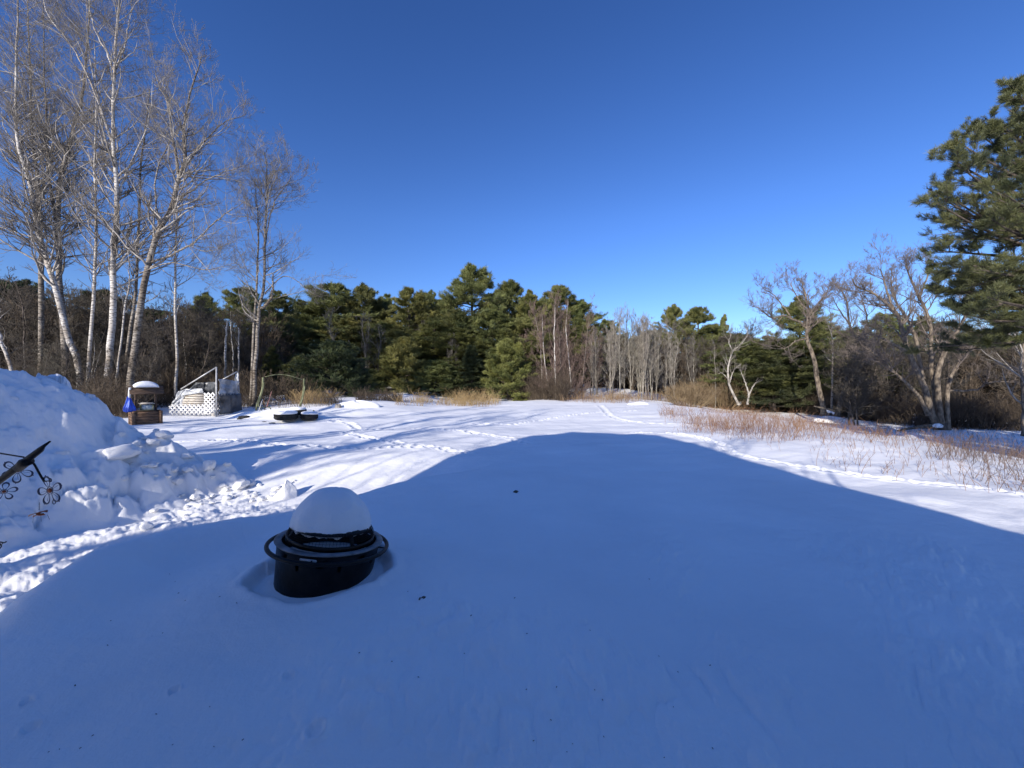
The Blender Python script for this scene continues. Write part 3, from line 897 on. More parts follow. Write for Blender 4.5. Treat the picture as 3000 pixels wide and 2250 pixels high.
bare_tree('poplar_tree', [pxstem([(316, 1165), (320, 1060), (325, 991), (333, 843), (333, 759), (340, 653), (344, 569), (338, 463), (331, 400), (336, 217), (340, 108), (351, 0), (356, -160)], 22, .25, .035),
                         pxstem([(340, 640), (352, 560), (385, 470), (420, 400), (440, 330), (448, 220)], 22, .08, .012, .8),
                         pxstem([(332, 420), (300, 330), (268, 246), (225, 160), (181, 94), (140, 40), (120, -40)], 22, .09, .012, -.8),
                         pxstem([(338, 463), (310, 420), (290, 300), (262, 170), (255, 60), (250, -60)], 22, .07, .012, 1.0),
                         pxstem([(336, 217), (310, 150), (280, 90), (262, 20), (255, -60)], 22, .07, .012, -.4),
                         pxstem([(340, 200), (368, 130), (378, 60), (392, -30)], 22, .06, .012, .4)], 5,
          'tallest bare tree, pale upper trunk and wide white limbs leaving the top of the picture', M['birch'], M['limb'], M['twig'], GL, l1=24, l2=8, l3=5, l4=2, rtw=.0045, len1=4.1, ang1=(35, 68), wob=.17, t0=.25)
bare_tree('birch_tree', [pxstem([(364, 1150), (369, 1050), (385, 940), (402, 796), (408, 620), (412, 506), (420, 420), (432, 330), (440, 250)], 23, .13, .02)], 6,
          'slim grey birch between the tallest tree and the one leaning right', M['birch2'], M['limb'], M['twig'], GL, l1=26, l2=7, l3=5, l4=2, rtw=.0045, len1=2.9, ang1=(35, 68), wob=.17, t0=.25)
bare_tree('poplar_tree', [pxstem([(380, 1168), (383, 1114), (405, 941), (434, 781), (470, 673), (506, 600), (525, 521), (543, 463), (539, 405), (546, 320), (575, 215), (590, 165)], 21, .27, .02),
                         pxstem([(525, 521), (515, 450), (506, 405), (492, 304), (466, 250), (452, 195)], 21, .10, .014, -.8),
                         pxstem([(535, 500), (579, 434), (615, 398), (651, 362), (724, 333)], 21, .09, .012, .8),
                         pxstem([(440, 770), (521, 738), (579, 702), (629, 651), (670, 620), (724, 586)], 21, .085, .012, -.5),
                         pxstem([(500, 610), (560, 560), (620, 520), (700, 490), (760, 470)], 21, .06, .012, .4),
                         pxstem([(470, 673), (455, 560), (470, 470), (520, 380), (560, 300)], 21, .06, .012, 1.0),
                         pxstem([(410, 800), (500, 770), (600, 790), (690, 770)], 21, .05, .01, -1.0)], 7,
          'broad bare tree leaning right with a thick pale trunk forking over the enclosure', M['birch2'], M['limb'], M['twig'], GL, l1=24, l2=8, l3=5, l4=2, rtw=.0045, len1=3.5, ang1=(35, 68), wob=.17, t0=.25)
bare_tree('birch_tree', [pxstem([(517, 1160), (517, 1060), (514, 868), (517, 651), (515, 560), (520, 480)], 24, .12, .02)], 8,
          'thin birch with mottled bark directly behind the lattice enclosure', M['birch'], M['limb'], M['twig'], GL, l1=19, l2=6, l3=4, l4=2, rtw=.0036, len1=2.6, ang1=(35, 68), wob=.17, t0=.3)
bare_tree('maple_tree', [pxstem([(742, 1195), (745, 1150), (752, 1010), (760, 904), (774, 832), (778, 651), (784, 560), (781, 480), (778, 445)], 24, .20, .012),
                       pxstem([(733, 1190), (745, 941), (756, 724), (752, 600), (742, 520)], 24, .12, .012, .4),
                       pxstem([(768, 905), (796, 868), (800, 803)], 24, .10, .05),
                       pxstem([(776, 720), (800, 600), (840, 540), (862, 500)], 24, .06, .01, .5),
                       pxstem([(775, 860), (830, 810), (880, 830), (905, 860)], 24, .05, .01, .5)], 9,
          'bare tree with twin stems and a broken stub, standing right of the enclosure', M['birch2'], M['limb'], M['twig'], GL, l1=22, l2=8, l3=5, l4=2, rtw=.0045, len1=3.5, ang1=(35, 68), wob=.17, t0=.3)
bare_tree('birch_tree', [pxstem([(45, 1165), (33, 1078), (8, 1010), (-15, 930), (-50, 780), (-70, 500)], 21, .13, .02)], 10,
          'birch leaning out of the left edge just above the snow pile', M['birch'], M['limb'], M['twig'], GL, l1=17, l2=6, l3=4, l4=2, rtw=.0036, len1=2.9, ang1=(35, 68), wob=.17, t0=.3)
bare_tree('birch_tree', [pxstem([(338, 1150), (350, 1030), (373, 868), (380, 800), (370, 700)], 21.5, .07, .015)], 11,
          'short white birch pole leaning right beside the tallest tree', M['birch'], M['limb'], M['twig'], GL, l1=11, l2=5, l3=4, l4=2, len1=1.5, t0=.4)
bare_tree('birch_tree', [pxstem([(658, 1160), (660, 1060), (662, 980), (664, 940)], 27, .07, .05)], 12,
          'thin white birch stem with a broken top right of the enclosure roof', M['birch'], M['limb'], M['twig'], GL, l1=2, l2=3, l3=3, len1=.8, t0=.5)
bare_tree('birch_tree', [pxstem([(697, 1160), (698, 1080), (699, 1000), (698, 960)], 27.5, .06, .04)], 13,
          'shorter white birch stem next to the twin stemmed tree', M['birch'], M['limb'], M['twig'], GL, l1=2, l2=3, l3=3, len1=.8, t0=.5)

# trees outside the picture on the left whose shadows streak over the field
GO = 'bare trees left of the picture'
for k, (x, y, h_, r_) in enumerate([(-14.5, -2.5, 12, .20), (-18.0, 2.0, 13, .24), (-16.0, -5.5, 14, .24), (-21, 4.5, 14, .26), (-13.6, -4.4, 11, .18), (-15.8, -8.6, 14, .22), (-3.6, -5.4, 8.6, .14), (0.3, -5.2, 5.6, .15), (2.2, -5.6, 4.6, .10), (-9.6, -3.6, 7.2, .12)]):
    rg = np.random.default_rng(200 + k)
    pts = [(x, y, -.2)] + [(x + rg.normal(0, .3) * i, y + rg.normal(0, .3) * i, h_ * i / 4) for i in range(1, 5)]
    bare_tree('maple_tree', [(pts, r_, .02)], 210 + k, ['bare tree beyond the left edge, nearest the house', 'bare tree beyond the left edge beside the snow pile', 'tall bare tree beyond the left edge and behind the house corner', 'tallest bare tree beyond the left edge, farthest from the house', 'low bare tree beyond the left edge behind the house', 'bare tree far behind the house, left of it', 'bare tree standing close behind the house', 'small bare tree behind the low wing of the house', 'smallest bare tree behind the right end of the house', 'small bare tree beside the left corner of the house'][k],
              M['birch2'], M['limb'], M['twig'], GO, rsc=.95, l1=16, l2=5, l3=4, len1=3.2, t0=.25)

# ------------------------------------------------------------------ willows and snags on the right
GW = 'large bare willows on the right edge of the field'
kw = dict(ang1=(25, 55), up=.2, l4=3, rtw=.0055, wob=.17)
Zw = 30
bare_tree('willow_tree', [pxstem([(2414, 1212), (2411, 1190), (2396, 1114), (2385, 1052), (2365, 995), (2365, 964), (2370, 912), (2355, 850), (2349, 815)], Zw, .30, .03),
                         pxstem([(2365, 964), (2345, 945), (2318, 932), (2290, 925), (2261, 932), (2225, 905), (2203, 896)], Zw, .13, .02, -.8),
                         pxstem([(2368, 960), (2385, 920), (2401, 886), (2420, 860), (2430, 835)], Zw, .12, .02, .8),
                         pxstem([(2318, 932), (2290, 890), (2262, 860), (2240, 850)], Zw, .08, .015, .4),
                         pxstem([(2365, 992), (2330, 1000), (2300, 1020), (2270, 1010)], Zw, .10, .015, -1),
                         pxstem([(2370, 912), (2340, 880), (2320, 840), (2315, 815)], Zw, .08, .015, .4)], 31,
          'pale trunked willow with a spreading umbrella crown, farthest left of the three willows', M['bark_willow'], M['twig_willow'], M['twig_willow'], GW, l1=22, l2=8, l3=7, len1=2.5, t0=.45, **kw)
bare_tree('willow_tree', [pxstem([(2452, 1220), (2458, 1190), (2474, 1135), (2484, 1099), (2510, 1062), (2508, 1010), (2490, 948), (2478, 875), (2460, 840)], Zw, .26, .03),
                         pxstem([(2508, 1010), (2540, 950), (2530, 890), (2510, 840)], Zw + .3, .10, .02, .5),
                         pxstem([(2492, 955), (2460, 910), (2440, 870)], Zw, .08, .015, -.5)], 32,
          'dark crooked willow with an S shaped trunk between the two big willows', M['bark_dark'], M['twig_willow'], M['twig_willow'], GW, l1=22, l2=8, l3=7, len1=2.5, t0=.45, **kw)
Z3 = 25
bare_tree('willow_tree', [pxstem([(2752, 1262), (2734, 1225), (2703, 1125), (2661, 1031), (2640, 948), (2620, 912), (2568, 865), (2510, 838), (2495, 815)], Z3, .30, .02),
                         pxstem([(2757, 1262), (2744, 1182), (2738, 1130), (2729, 1080), (2724, 948), (2692, 870), (2661, 800), (2655, 770)], Z3 + .3, .28, .02),
                         pxstem([(2765, 1265), (2750, 1182), (2750, 1078), (2786, 1000), (2812, 958), (2840, 890), (2850, 820)], Z3 - .1, .28, .02),
                         pxstem([(2778, 1265), (2776, 1140), (2802, 1078), (2830, 1030), (2850, 960)], Z3 - .2, .20, .02),
                         pxstem([(2720, 1215), (2692, 1160), (2630, 1099), (2580, 1050), (2526, 1010)], Z3 - .2, .17, .02, -1.5),
                         pxstem([(2703, 1110), (2682, 990), (2651, 922), (2614, 860), (2612, 792)], Z3 + .3, .17, .02, .8),
                         pxstem([(2661, 1031), (2620, 1010), (2568, 984), (2535, 978), (2500, 996)], Z3, .13, .02, -1.2),
                         pxstem([(2640, 948), (2600, 860), (2585, 800), (2570, 780)], Z3, .10, .015, .4),
                         pxstem([(2776, 1145), (2860, 1142), (2900, 1120), (2990, 1120)], Z3 - .2, .10, .015, -1.0),
                         pxstem([(2692, 870), (2720, 800), (2710, 760)], Z3 + .3, .09, .015)], 33,
          'largest willow with many thick trunks fanning from one foot', M['bark_willow'], M['twig_willow'], M['twig_willow'], GW, l1=18, l2=8, l3=6, len1=2.6, t0=.4, **kw)
bare_tree('dead_tree', [pxstem([(2163, 1185), (2157, 1171), (2136, 1125), (2133, 1078), (2146, 1031), (2165, 1015), (2188, 985), (2184, 960)], 38, .19, .02),
                     pxstem([(2146, 1031), (2135, 1000), (2141, 985), (2133, 970)], 38, .08, .015),
                     pxstem([(2138, 1120), (2150, 1085), (2172, 1065)], 38, .08, .02),
                     pxstem([(2133, 1110), (2115, 1093), (2105, 1095)], 38, .05, .015)], 34,
          'bleached dead tree with stubby forked limbs above the tan shrub', M['bark_snag'], M['twig_pale'], M['twig'], 'bleached dead trees', l1=26, l2=5, l3=4, len1=1.6, t0=.3, rtw=.007)
bare_tree('dead_tree', [pxstem([(2190, 1185), (2193, 1156), (2186, 1130), (2177, 1104), (2168, 1080)], 36, .13, .02),
                     pxstem([(2192, 1160), (2205, 1135), (2214, 1120)], 36, .09, .03)], 35,
          'short V shaped white dead trunk right of the taller dead tree', M['bark_snag'], M['twig_pale'], M['twig'], 'bleached dead trees', l1=16, l2=5, l3=4, len1=1.3, t0=.5, rtw=.007)
bare_tree('birch_tree', [pxstem([(2437, 1210), (2438, 1120), (2440, 1040), (2437, 960), (2432, 900)], 33, .12, .02)], 36,
          'thin pale birch behind the crooked willow', M['birch2'], M['limb'], M['twig'], None, l1=14, l2=5, l3=5, len1=1.8, t0=.4)
bare_tree('maple_tree', [pxstem([(3003, 1280), (3000, 1180), (2996, 1073), (3004, 960), (3020, 850)], 22, .20, .03)], 37,
          'grey trunk cut by the right edge of the picture', M['bark_willow'], M['limb'], M['twig'], None, l1=20, l2=6, l3=5, len1=2.6, t0=.2)

# ------------------------------------------------------------------ birch clump and saplings in the centre
Zb = 40
GB = 'white birches at the middle of the far field edge'
birches = [([(1628, 1190), (1627, 1100), (1624, 1000), (1625, 930), (1627, 872)], .13, 'straightest white birch, tallest of the middle clump'),
           ([(1619, 1190), (1606, 1130), (1596, 1060), (1591, 989), (1588, 920)], .10, 'white birch leaning left from the foot of the straight one'),
           ([(1677, 1190), (1672, 1110), (1664, 1030), (1658, 960), (1664, 880)], .12, 'curved white birch right of the straight one'),
           ([(1586, 1178), (1588, 1100), (1584, 1020), (1572, 950), (1560, 900)], .09, 'greyish birch at the left end of the middle clump'),
           ([(1705, 1188), (1708, 1110), (1716, 1030), (1722, 960), (1730, 905)], .08, 'slim birch at the right end of the middle clump'),
           ([(1648, 1188), (1646, 1110), (1640, 1020), (1645, 940), (1650, 890)], .08, 'slim grey birch between the straight and the curved one')]
for k, (p, r, lab) in enumerate(birches):
    bare_tree('birch_tree', [pxstem(p, Zb + .3 * k, r, .015)], 40 + k, lab, M['birch'] if k < 3 else M['birch2'], M['twig_red'], M['twig_red'], GB, l1=30, l2=6, l3=6, l4=2, len1=2.1, t0=.18, up=.25, ang1=(25, 45), rtw=.006)
ORD = ['first', 'second', 'third', 'fourth', 'fifth', 'sixth', 'seventh', 'eighth', 'ninth', 'tenth', 'eleventh', 'twelfth', 'thirteenth', 'fourteenth', 'fifteenth', 'sixteenth', 'seventeenth', 'eighteenth', 'nineteenth', 'twentieth', 'twenty-first', 'twenty-second', 'twenty-third', 'twenty-fourth', 'twenty-fifth', 'twenty-sixth']
rs = np.random.default_rng(9)
sap = []
for s in range(7):
    rg = np.random.default_rng(60 + s)
    Hh = 9.0
    bx = rg.normal(0, .25)
    st = [([(0, 0, -.3), (bx * .3, .05, 2.2), (bx * .8, .1, 4.8), (bx * 1.2 + rg.normal(0, .2), 0, 7), (bx * 1.6, 0, Hh)], .075, .012)]
    if s % 2 == 0: st.append(([(0.03, 0, 1.0 + s * .2), (.35, .1, 3.2), (.6 + bx, .2, 6), (.7 + bx, .2, 8)], .05, .01))
    tr, lb, tw = bare_arrays(st, rg, l1=22, l2=5, l3=4, l4=2, len1=2.0, t0=.15, up=.32, ang1=(20, 42), rtw=.008)
    sap.append((tr.mesh('trunk', True), lb.mesh('limbs', True), tw.mesh('crown')))
def put_sapling(k, px, py, top, Z, label, group, mats, nm='sapling'):
    x, y, z = at(px, py, Z)
    z = float(H0(x, y))
    zt = CAMH - (top - 1125) / F * Z
    a, b, c = sap[k % 7]
    e = empty(nm, (x, y, z - .05), rs.uniform(0, 6.28)); s = (zt - z) / 9.3
    e.scale = (s * rs.uniform(.85, 1.15), s * rs.uniform(.85, 1.15), s)
    tag(e, label, 'tree', group)
    for n_, me, m_ in (('trunk', a, mats[0]), ('limbs', b, mats[1]), ('crown', c, mats[2])):
        if len(me.materials) == 0: me.materials.append(m_)
        o = bpy.data.objects.new(n_, me); COL.objects.link(o); o.parent = e
        o.material_slots[0].link = 'OBJECT'; o.material_slots[0].material = m_
    return e
xs_ = sorted(list(rs.uniform(1735, 1925, 22)) + [1950, 1975])
for k, px in enumerate(xs_):
    top = 905 + 35 * abs((px - 1850) / 100) + rs.uniform(-15, 45)
    put_sapling(k, px, 1185, top, 41 + rs.uniform(-1.5, 3.5), 'pale young tree, %s from the left in the sapling stand' % ORD[k], 'pale young trees in the sapling stand', (M['twig_pale'], M['twig_pale'], M['twig_pale']))
for k, (px, top, Z, lab) in enumerate([(1075, 905, 46, 'thin grey bare tree before the pines, over the gap left of the round bush'), (1105, 950, 45, 'short pale bare tree before the pines near the round bush'), (1322, 985, 46, 'reddish forked birch between the round bush and the spruce'), (1340, 1000, 46.3, 'second stem beside the reddish forked birch'),
                                    (2035, 985, 43, 'grey bare tree under the dark pines left of the tan shrub'), (1955, 990, 44, 'grey branching tree left of the tan shrub'), (2095, 1000, 43, 'slim grey tree behind the tan shrub'), (1240, 930, 50, 'leaning bare tree before the tall pines'), (985, 900, 44, 'bare tree before the leftmost centre pine')]):
    put_sapling(k + 2, px, 1180, top, Z, lab, 'bare trees standing before the pines', (M['twig_pale'], M['twig'], M['twig']), 'bare_tree')

# ------------------------------------------------------------------ woods filling the background with bare trees
def wood_variant(seed, Hh=10.0):
    rg = np.random.default_rng(seed)
    pts = [(0, 0, -.3)]
    for i in range(1, 5): pts.append((pts[-1][0] + rg.normal(0, .35), pts[-1][1] + rg.normal(0, .35), Hh * i / 4))
    st = [(pts, .13, .02)]
    if seed % 3 == 0: st.append(([pts[1], (pts[1][0] + .8, pts[1][1] + .3, 5), (pts[1][0] + 1.4, .5, 8.4)], .08, .015))
    tr, lb, tw = bare_arrays(st, rg, l1=30, l2=7, l3=6, l4=2, len1=2.6, t0=.12, up=.13, ang1=(35, 75), rtw=.010, wob=.2)
    return tr.mesh('trunk', True), lb.mesh('limbs', True), tw.mesh('crown')
WV = [wood_variant(300 + s) for s in range(7)]
def put_wood(k, x, y, h, label, group, mt=None, mw=None, rg=rs):
    a, b, c = WV[k % 7]
    z = float(H0(x, y))
    e = empty('bare_tree', (x, y, z - .05), rg.uniform(0, 6.28)); s = h / 10.0
    w = s * rg.uniform(.8, 1.2)
    e.scale = (w, w, s)
    tag(e, label, 'tree', group)
    for n_, me, m_ in (('trunk', a, mt or M['bark_dark']), ('limbs', b, mw or M['twig_dark']), ('crown', c, mw or M['twig_dark'])):
        if len(me.materials) == 0: me.materials.append(m_)
        o = bpy.data.objects.new(n_, me); COL.objects.link(o); o.parent = e
        o.material_slots[0].link = 'OBJECT'; o.material_slots[0].material = m_
zones = [
    (-120, 450, 20, 24, 960, 1060, 22, 'small tangled bare tree growing between the feet of the tall birches', 'small trees between the tall birches'),
    # px range, Z range, top row range, count, label
    (-250, 420, 25, 40, 800, 900, 52, 'dark bare tree in the dim thicket behind the tall birches', 'thicket trees behind the tall birches'),
    (420, 800, 27, 42, 850, 960, 26, 'dark bare tree in the thicket behind the lattice enclosure', 'thicket trees behind the enclosure'),
    (800, 1150, 46, 60, 960, 1040, 5, 'bare tree half hidden among the centre pines', 'bare trees among the centre pines'),
    (1500, 1760, 45, 60, 925, 1010, 14, 'brownish bare tree behind the white birch clump', 'bare trees behind the birch clump'),
    (1740, 2060, 46, 62, 945, 1000, 14, 'grey bare tree behind the sapling stand', 'bare trees behind the sapling stand'),
    (2030, 2500, 40, 58, 960, 1020, 22, 'brown bare tree in the wood behind the dead tree and left willow', 'wood behind the left willow'),
    (2480, 3250, 27, 50, 920, 1000, 46, 'brown bare tree in the dense wood behind the big willow', 'wood behind the big willow'),
]
for (xa, xb, za, zb, ta, tb, n, lab, gr) in zones:
    for k in range(n):
        Z = rs.uniform(za, zb); px = rs.uniform(xa, xb)
        top = rs.uniform(ta, tb)
        x = (px - 1500) / F * Z
        h = CAMH - (top - 1125) / F * Z - float(H0(x, Z))
        if px < 800 and k % 9 == 0: mt = M['birch']
        else: mt = None
        put_wood(k, x, Z, h * rs.uniform(.85, 1.05), lab, gr, mt, M['twig'] if 'grey' in lab else (M['twig_red'] if 'brownish' in lab else None))

# ------------------------------------------------------------------ far-off woods, one mass closing the view
def far_woods():
    rg = np.random.default_rng(500)
    for (nm, a0, a1, r0, r1, n, hh, m_, lab) in [('far_woods', -62, -31, 44, 60, 800, 7.0, M['weed_brown'], 'distant bare wood closing the view on the left'),
                                                ('far_woods', -31, 14, 64, 80, 1000, 5.5, M['weed_brown'], 'distant wood closing the view behind the pines'),
                                                ('far_woods', 14, 62, 55, 78, 1500, 6.5, M['weed_brown'], 'distant brown wood closing the view on the right')]:
        B = Bag()
        a = np.radians(rg.uniform(a0, a1, n)); r = rg.uniform(r0, r1, n)
        x = r * np.sin(a); y = r * np.cos(a); z = H0(x, y)
        h = hh * rg.uniform(.7, 1.1, n)
        t = np.linspace(0, 1, 5)[None, :, None]
        P = np.stack([x, y, z - .2], -1)[:, None, :] + t * np.stack([rg.normal(0, .6, n), rg.normal(0, .6, n), h], -1)[:, None, :]
        P[:, 1:] += rg.normal(0, .15, P[:, 1:].shape)
        R = np.linspace(.11, .02, 5)[None, :] * rg.uniform(.5, 1.3, (n, 1))
        B.tubes(P, R, 4)
        P1, R1 = spawn(P, R, 10, .05, 1, 2.4, (30, 75), rg, 4, .15, .2, .5, .3, .3, .016)
        B.tubes(P1, R1, 3)
        P2, R2 = spawn(P1, R1, 5, .1, 1, -.55, (25, 65), rg, 3, .15, .2, .6, .5, .3, .014)
        B.tubes(P2, R2, 3)
        o = obj(nm, B.mesh(nm), m_)
        tag(o, lab, kind='stuff')
far_woods()
# ------------------------------------------------------------------ evergreens
def pine_arrays(Hh, W, seed, nb=110, base=0.12, kind='pine', tl=0.36, tw_=0.022, k=9, sub=9, tper=8, gap=0.25):
    """returns (trunk mesh, branch mesh, foliage mesh). W = half width of the crown"""
    rg = np.random.default_rng(seed)
    n = 12
    t = np.linspace(0, 1, n)
    P = np.stack([np.cumsum(rg.normal(0, .05, n)) * Hh / 14, np.cumsum(rg.normal(0, .05, n)) * Hh / 14, t * Hh], -1)
    P[0, 2] = -0.3
    R = 0.016 * Hh * (1 - t) ** .8 + .02
    T = Bag(); T.tubes(P[None], R[None], 8)
    # limbs: whorls with lobes, leaving gaps in the crown
    tt = np.sort(base + (1 - base) * rg.uniform(0, 1, nb) ** (0.85 if kind == 'pine' else 1.0) * 0.98)
    if kind == 'pine': tt = base + np.round((tt - base) / (1 - base) * 13) / 13 * (1 - base) * 0.97 + rg.normal(0, .010, nb)
    tt = np.clip(tt, base * .8, .985)
    az = rg.uniform(0, 2 * pi, nb)
    u = (tt - base) / (1 - base)
    if kind == 'pine':
        prof = np.minimum(1.0, (1 - u) * 2.3 + 0.10) * (0.70 + 0.3 * np.minimum(1, u * 4))
        lob = 0.66 + 0.72 * (vn2(np.cos(az) * 1.6 + 5 + seed, np.sin(az) * 1.6 + tt * 9, seed) + .5) * rg.uniform(.75, 1.1, nb)
        el = np.radians(-8 + 50 * u ** 1.5 + rg.normal(0, 8, nb)); upc = .10
    elif kind == 'bush':
        prof = np.sqrt(np.clip(1 - (u * 1.0) ** 2.0, 0.02, 1)); lob = 0.8 + 0.35 * (vn2(az * 1.1 + seed, tt * 5, seed) + .5)
        el = np.radians(5 + 55 * u ** 1.3 + rg.normal(0, 9, nb)); upc = .14
    else:
        prof = (1 - u) ** 0.9 + 0.04; lob = 0.8 + 0.35 * (vn2(az * 1.2 + seed, tt * 9, seed) + .5)
        el = np.radians(-12 + 40 * u ** 2 + rg.normal(0, 6, nb)); upc = .05
    L = W * prof * lob
    p0 = np.stack([np.interp(tt, t, P[:, i]) for i in range(3)], -1)
    d = np.stack([np.cos(az) * np.cos(el), np.sin(az) * np.cos(el), np.sin(el)], -1)
    m = 6; pts = [p0]; p = p0
    for j in range(m - 1):
        d = nrm(d + np.array([0, 0, upc]) * (j / m + .2) + rg.normal(0, .07, d.shape))
        p = p + d * (L / (m - 1))[:, None]; pts.append(p)
    BP = np.stack(pts, 1); BR = (0.012 * L + .012)[:, None] * np.linspace(1, .25, m)[None]
    Br = Bag(); Br.tubes(BP, BR, 4)
    SP, SR = spawn(BP, BR, sub, gap, 1.0, -0.36, (30, 70), rg, 4, upc * .6, .1, .6, .4, .55, .008, flat=.85)
    Br.tubes(SP, SR, 3)
    # tufts near branch and twig ends
    def along(PP, cnt, lo):
        N, nn, _ = PP.shape
        q = rg.uniform(lo, 1.0, (N, cnt)) * (nn - 1); i = np.clip(q.astype(int), 0, nn - 2); f = (q - i)[..., None]
        ii = np.arange(N)[:, None]
        return (PP[ii, i] * (1 - f) + PP[ii, i + 1] * f).reshape(-1, 3), nrm(PP[ii, i + 1] - PP[ii, i]).reshape(-1, 3)
    a, da = along(SP, tper, .1); b, db = along(BP, tper + 3, .35)
    C = np.vstack([a, b, P[-1:] + [[0, 0, .1]] * 1]); D = np.vstack([da, db, [[0, 0, 1.0]]])
    C = C + rg.normal(0, tl * .22, C.shape)
    V, q, tr = tufts(C, D, k, tl, tw_, .55, rg, .35)
    Fo = Bag(); Fo.raw(V, q, tr)
    return T.mesh('trunk', True), Br.mesh('branches'), Fo.mesh('crown')

PV = {'pine': [pine_arrays(14, 3.6, 700 + s, nb=115, base=[.10, .2, .14, .08, .24][s], kind='pine') for s in range(5)],
      'bush': [pine_arrays(7, 3.0, 720 + s, nb=130, base=.02, kind='bush', tl=.30, tw_=.020, sub=9, tper=8) for s in range(3)],
      'spruce': [pine_arrays(9, 2.0, 740 + s, nb=150, base=.03, kind='spruce', tl=.24, tw_=.022, sub=9, tper=8) for s in range(2)]}
PH = {'pine': (14.0, 3.6), 'bush': (7.0, 3.0), 'spruce': (9.0, 2.0)}
def put_pine(kind, v, px, top, wpx, Z, label, group, mat, name='pine_tree', base=None, cat='tree'):
    h0, w0 = PH[kind]
    x = (px - 1500) / F * Z
    z = float(H0(x, Z))
    if base is not None: z = CAMH - (base - 1125) / F * Z
    zt = CAMH - (top - 1125) / F * Z
    a, b, c = PV[kind][v % len(PV[kind])]
    # lower the crown's start a little for near bushes
    e = empty(name, (x, Z, z - .1), rs.uniform(0, 6.28))
    sz = (zt - z) / (h0 * 1.02); sx = wpx / F * Z / 2 / w0
    e.scale = (sx, sx, sz)
    tag(e, label, cat, group)
    for n_, me, m_ in (('trunk', a, M['bark_dark']), ('branches', b, M['bark_dark']), ('crown', c, mat)):
        if len(me.materials) == 0: me.materials.append(m_)
        o = bpy.data.objects.new(n_, me); COL.objects.link(o); o.parent = e
        o.material_slots[0].link = 'OBJECT'; o.material_slots[0].material = m_
    return e
A, Bm, Dm = M['needle_a'], M['needle_b'], M['needle_d']
G1 = 'tall pines closing the far side of the field'
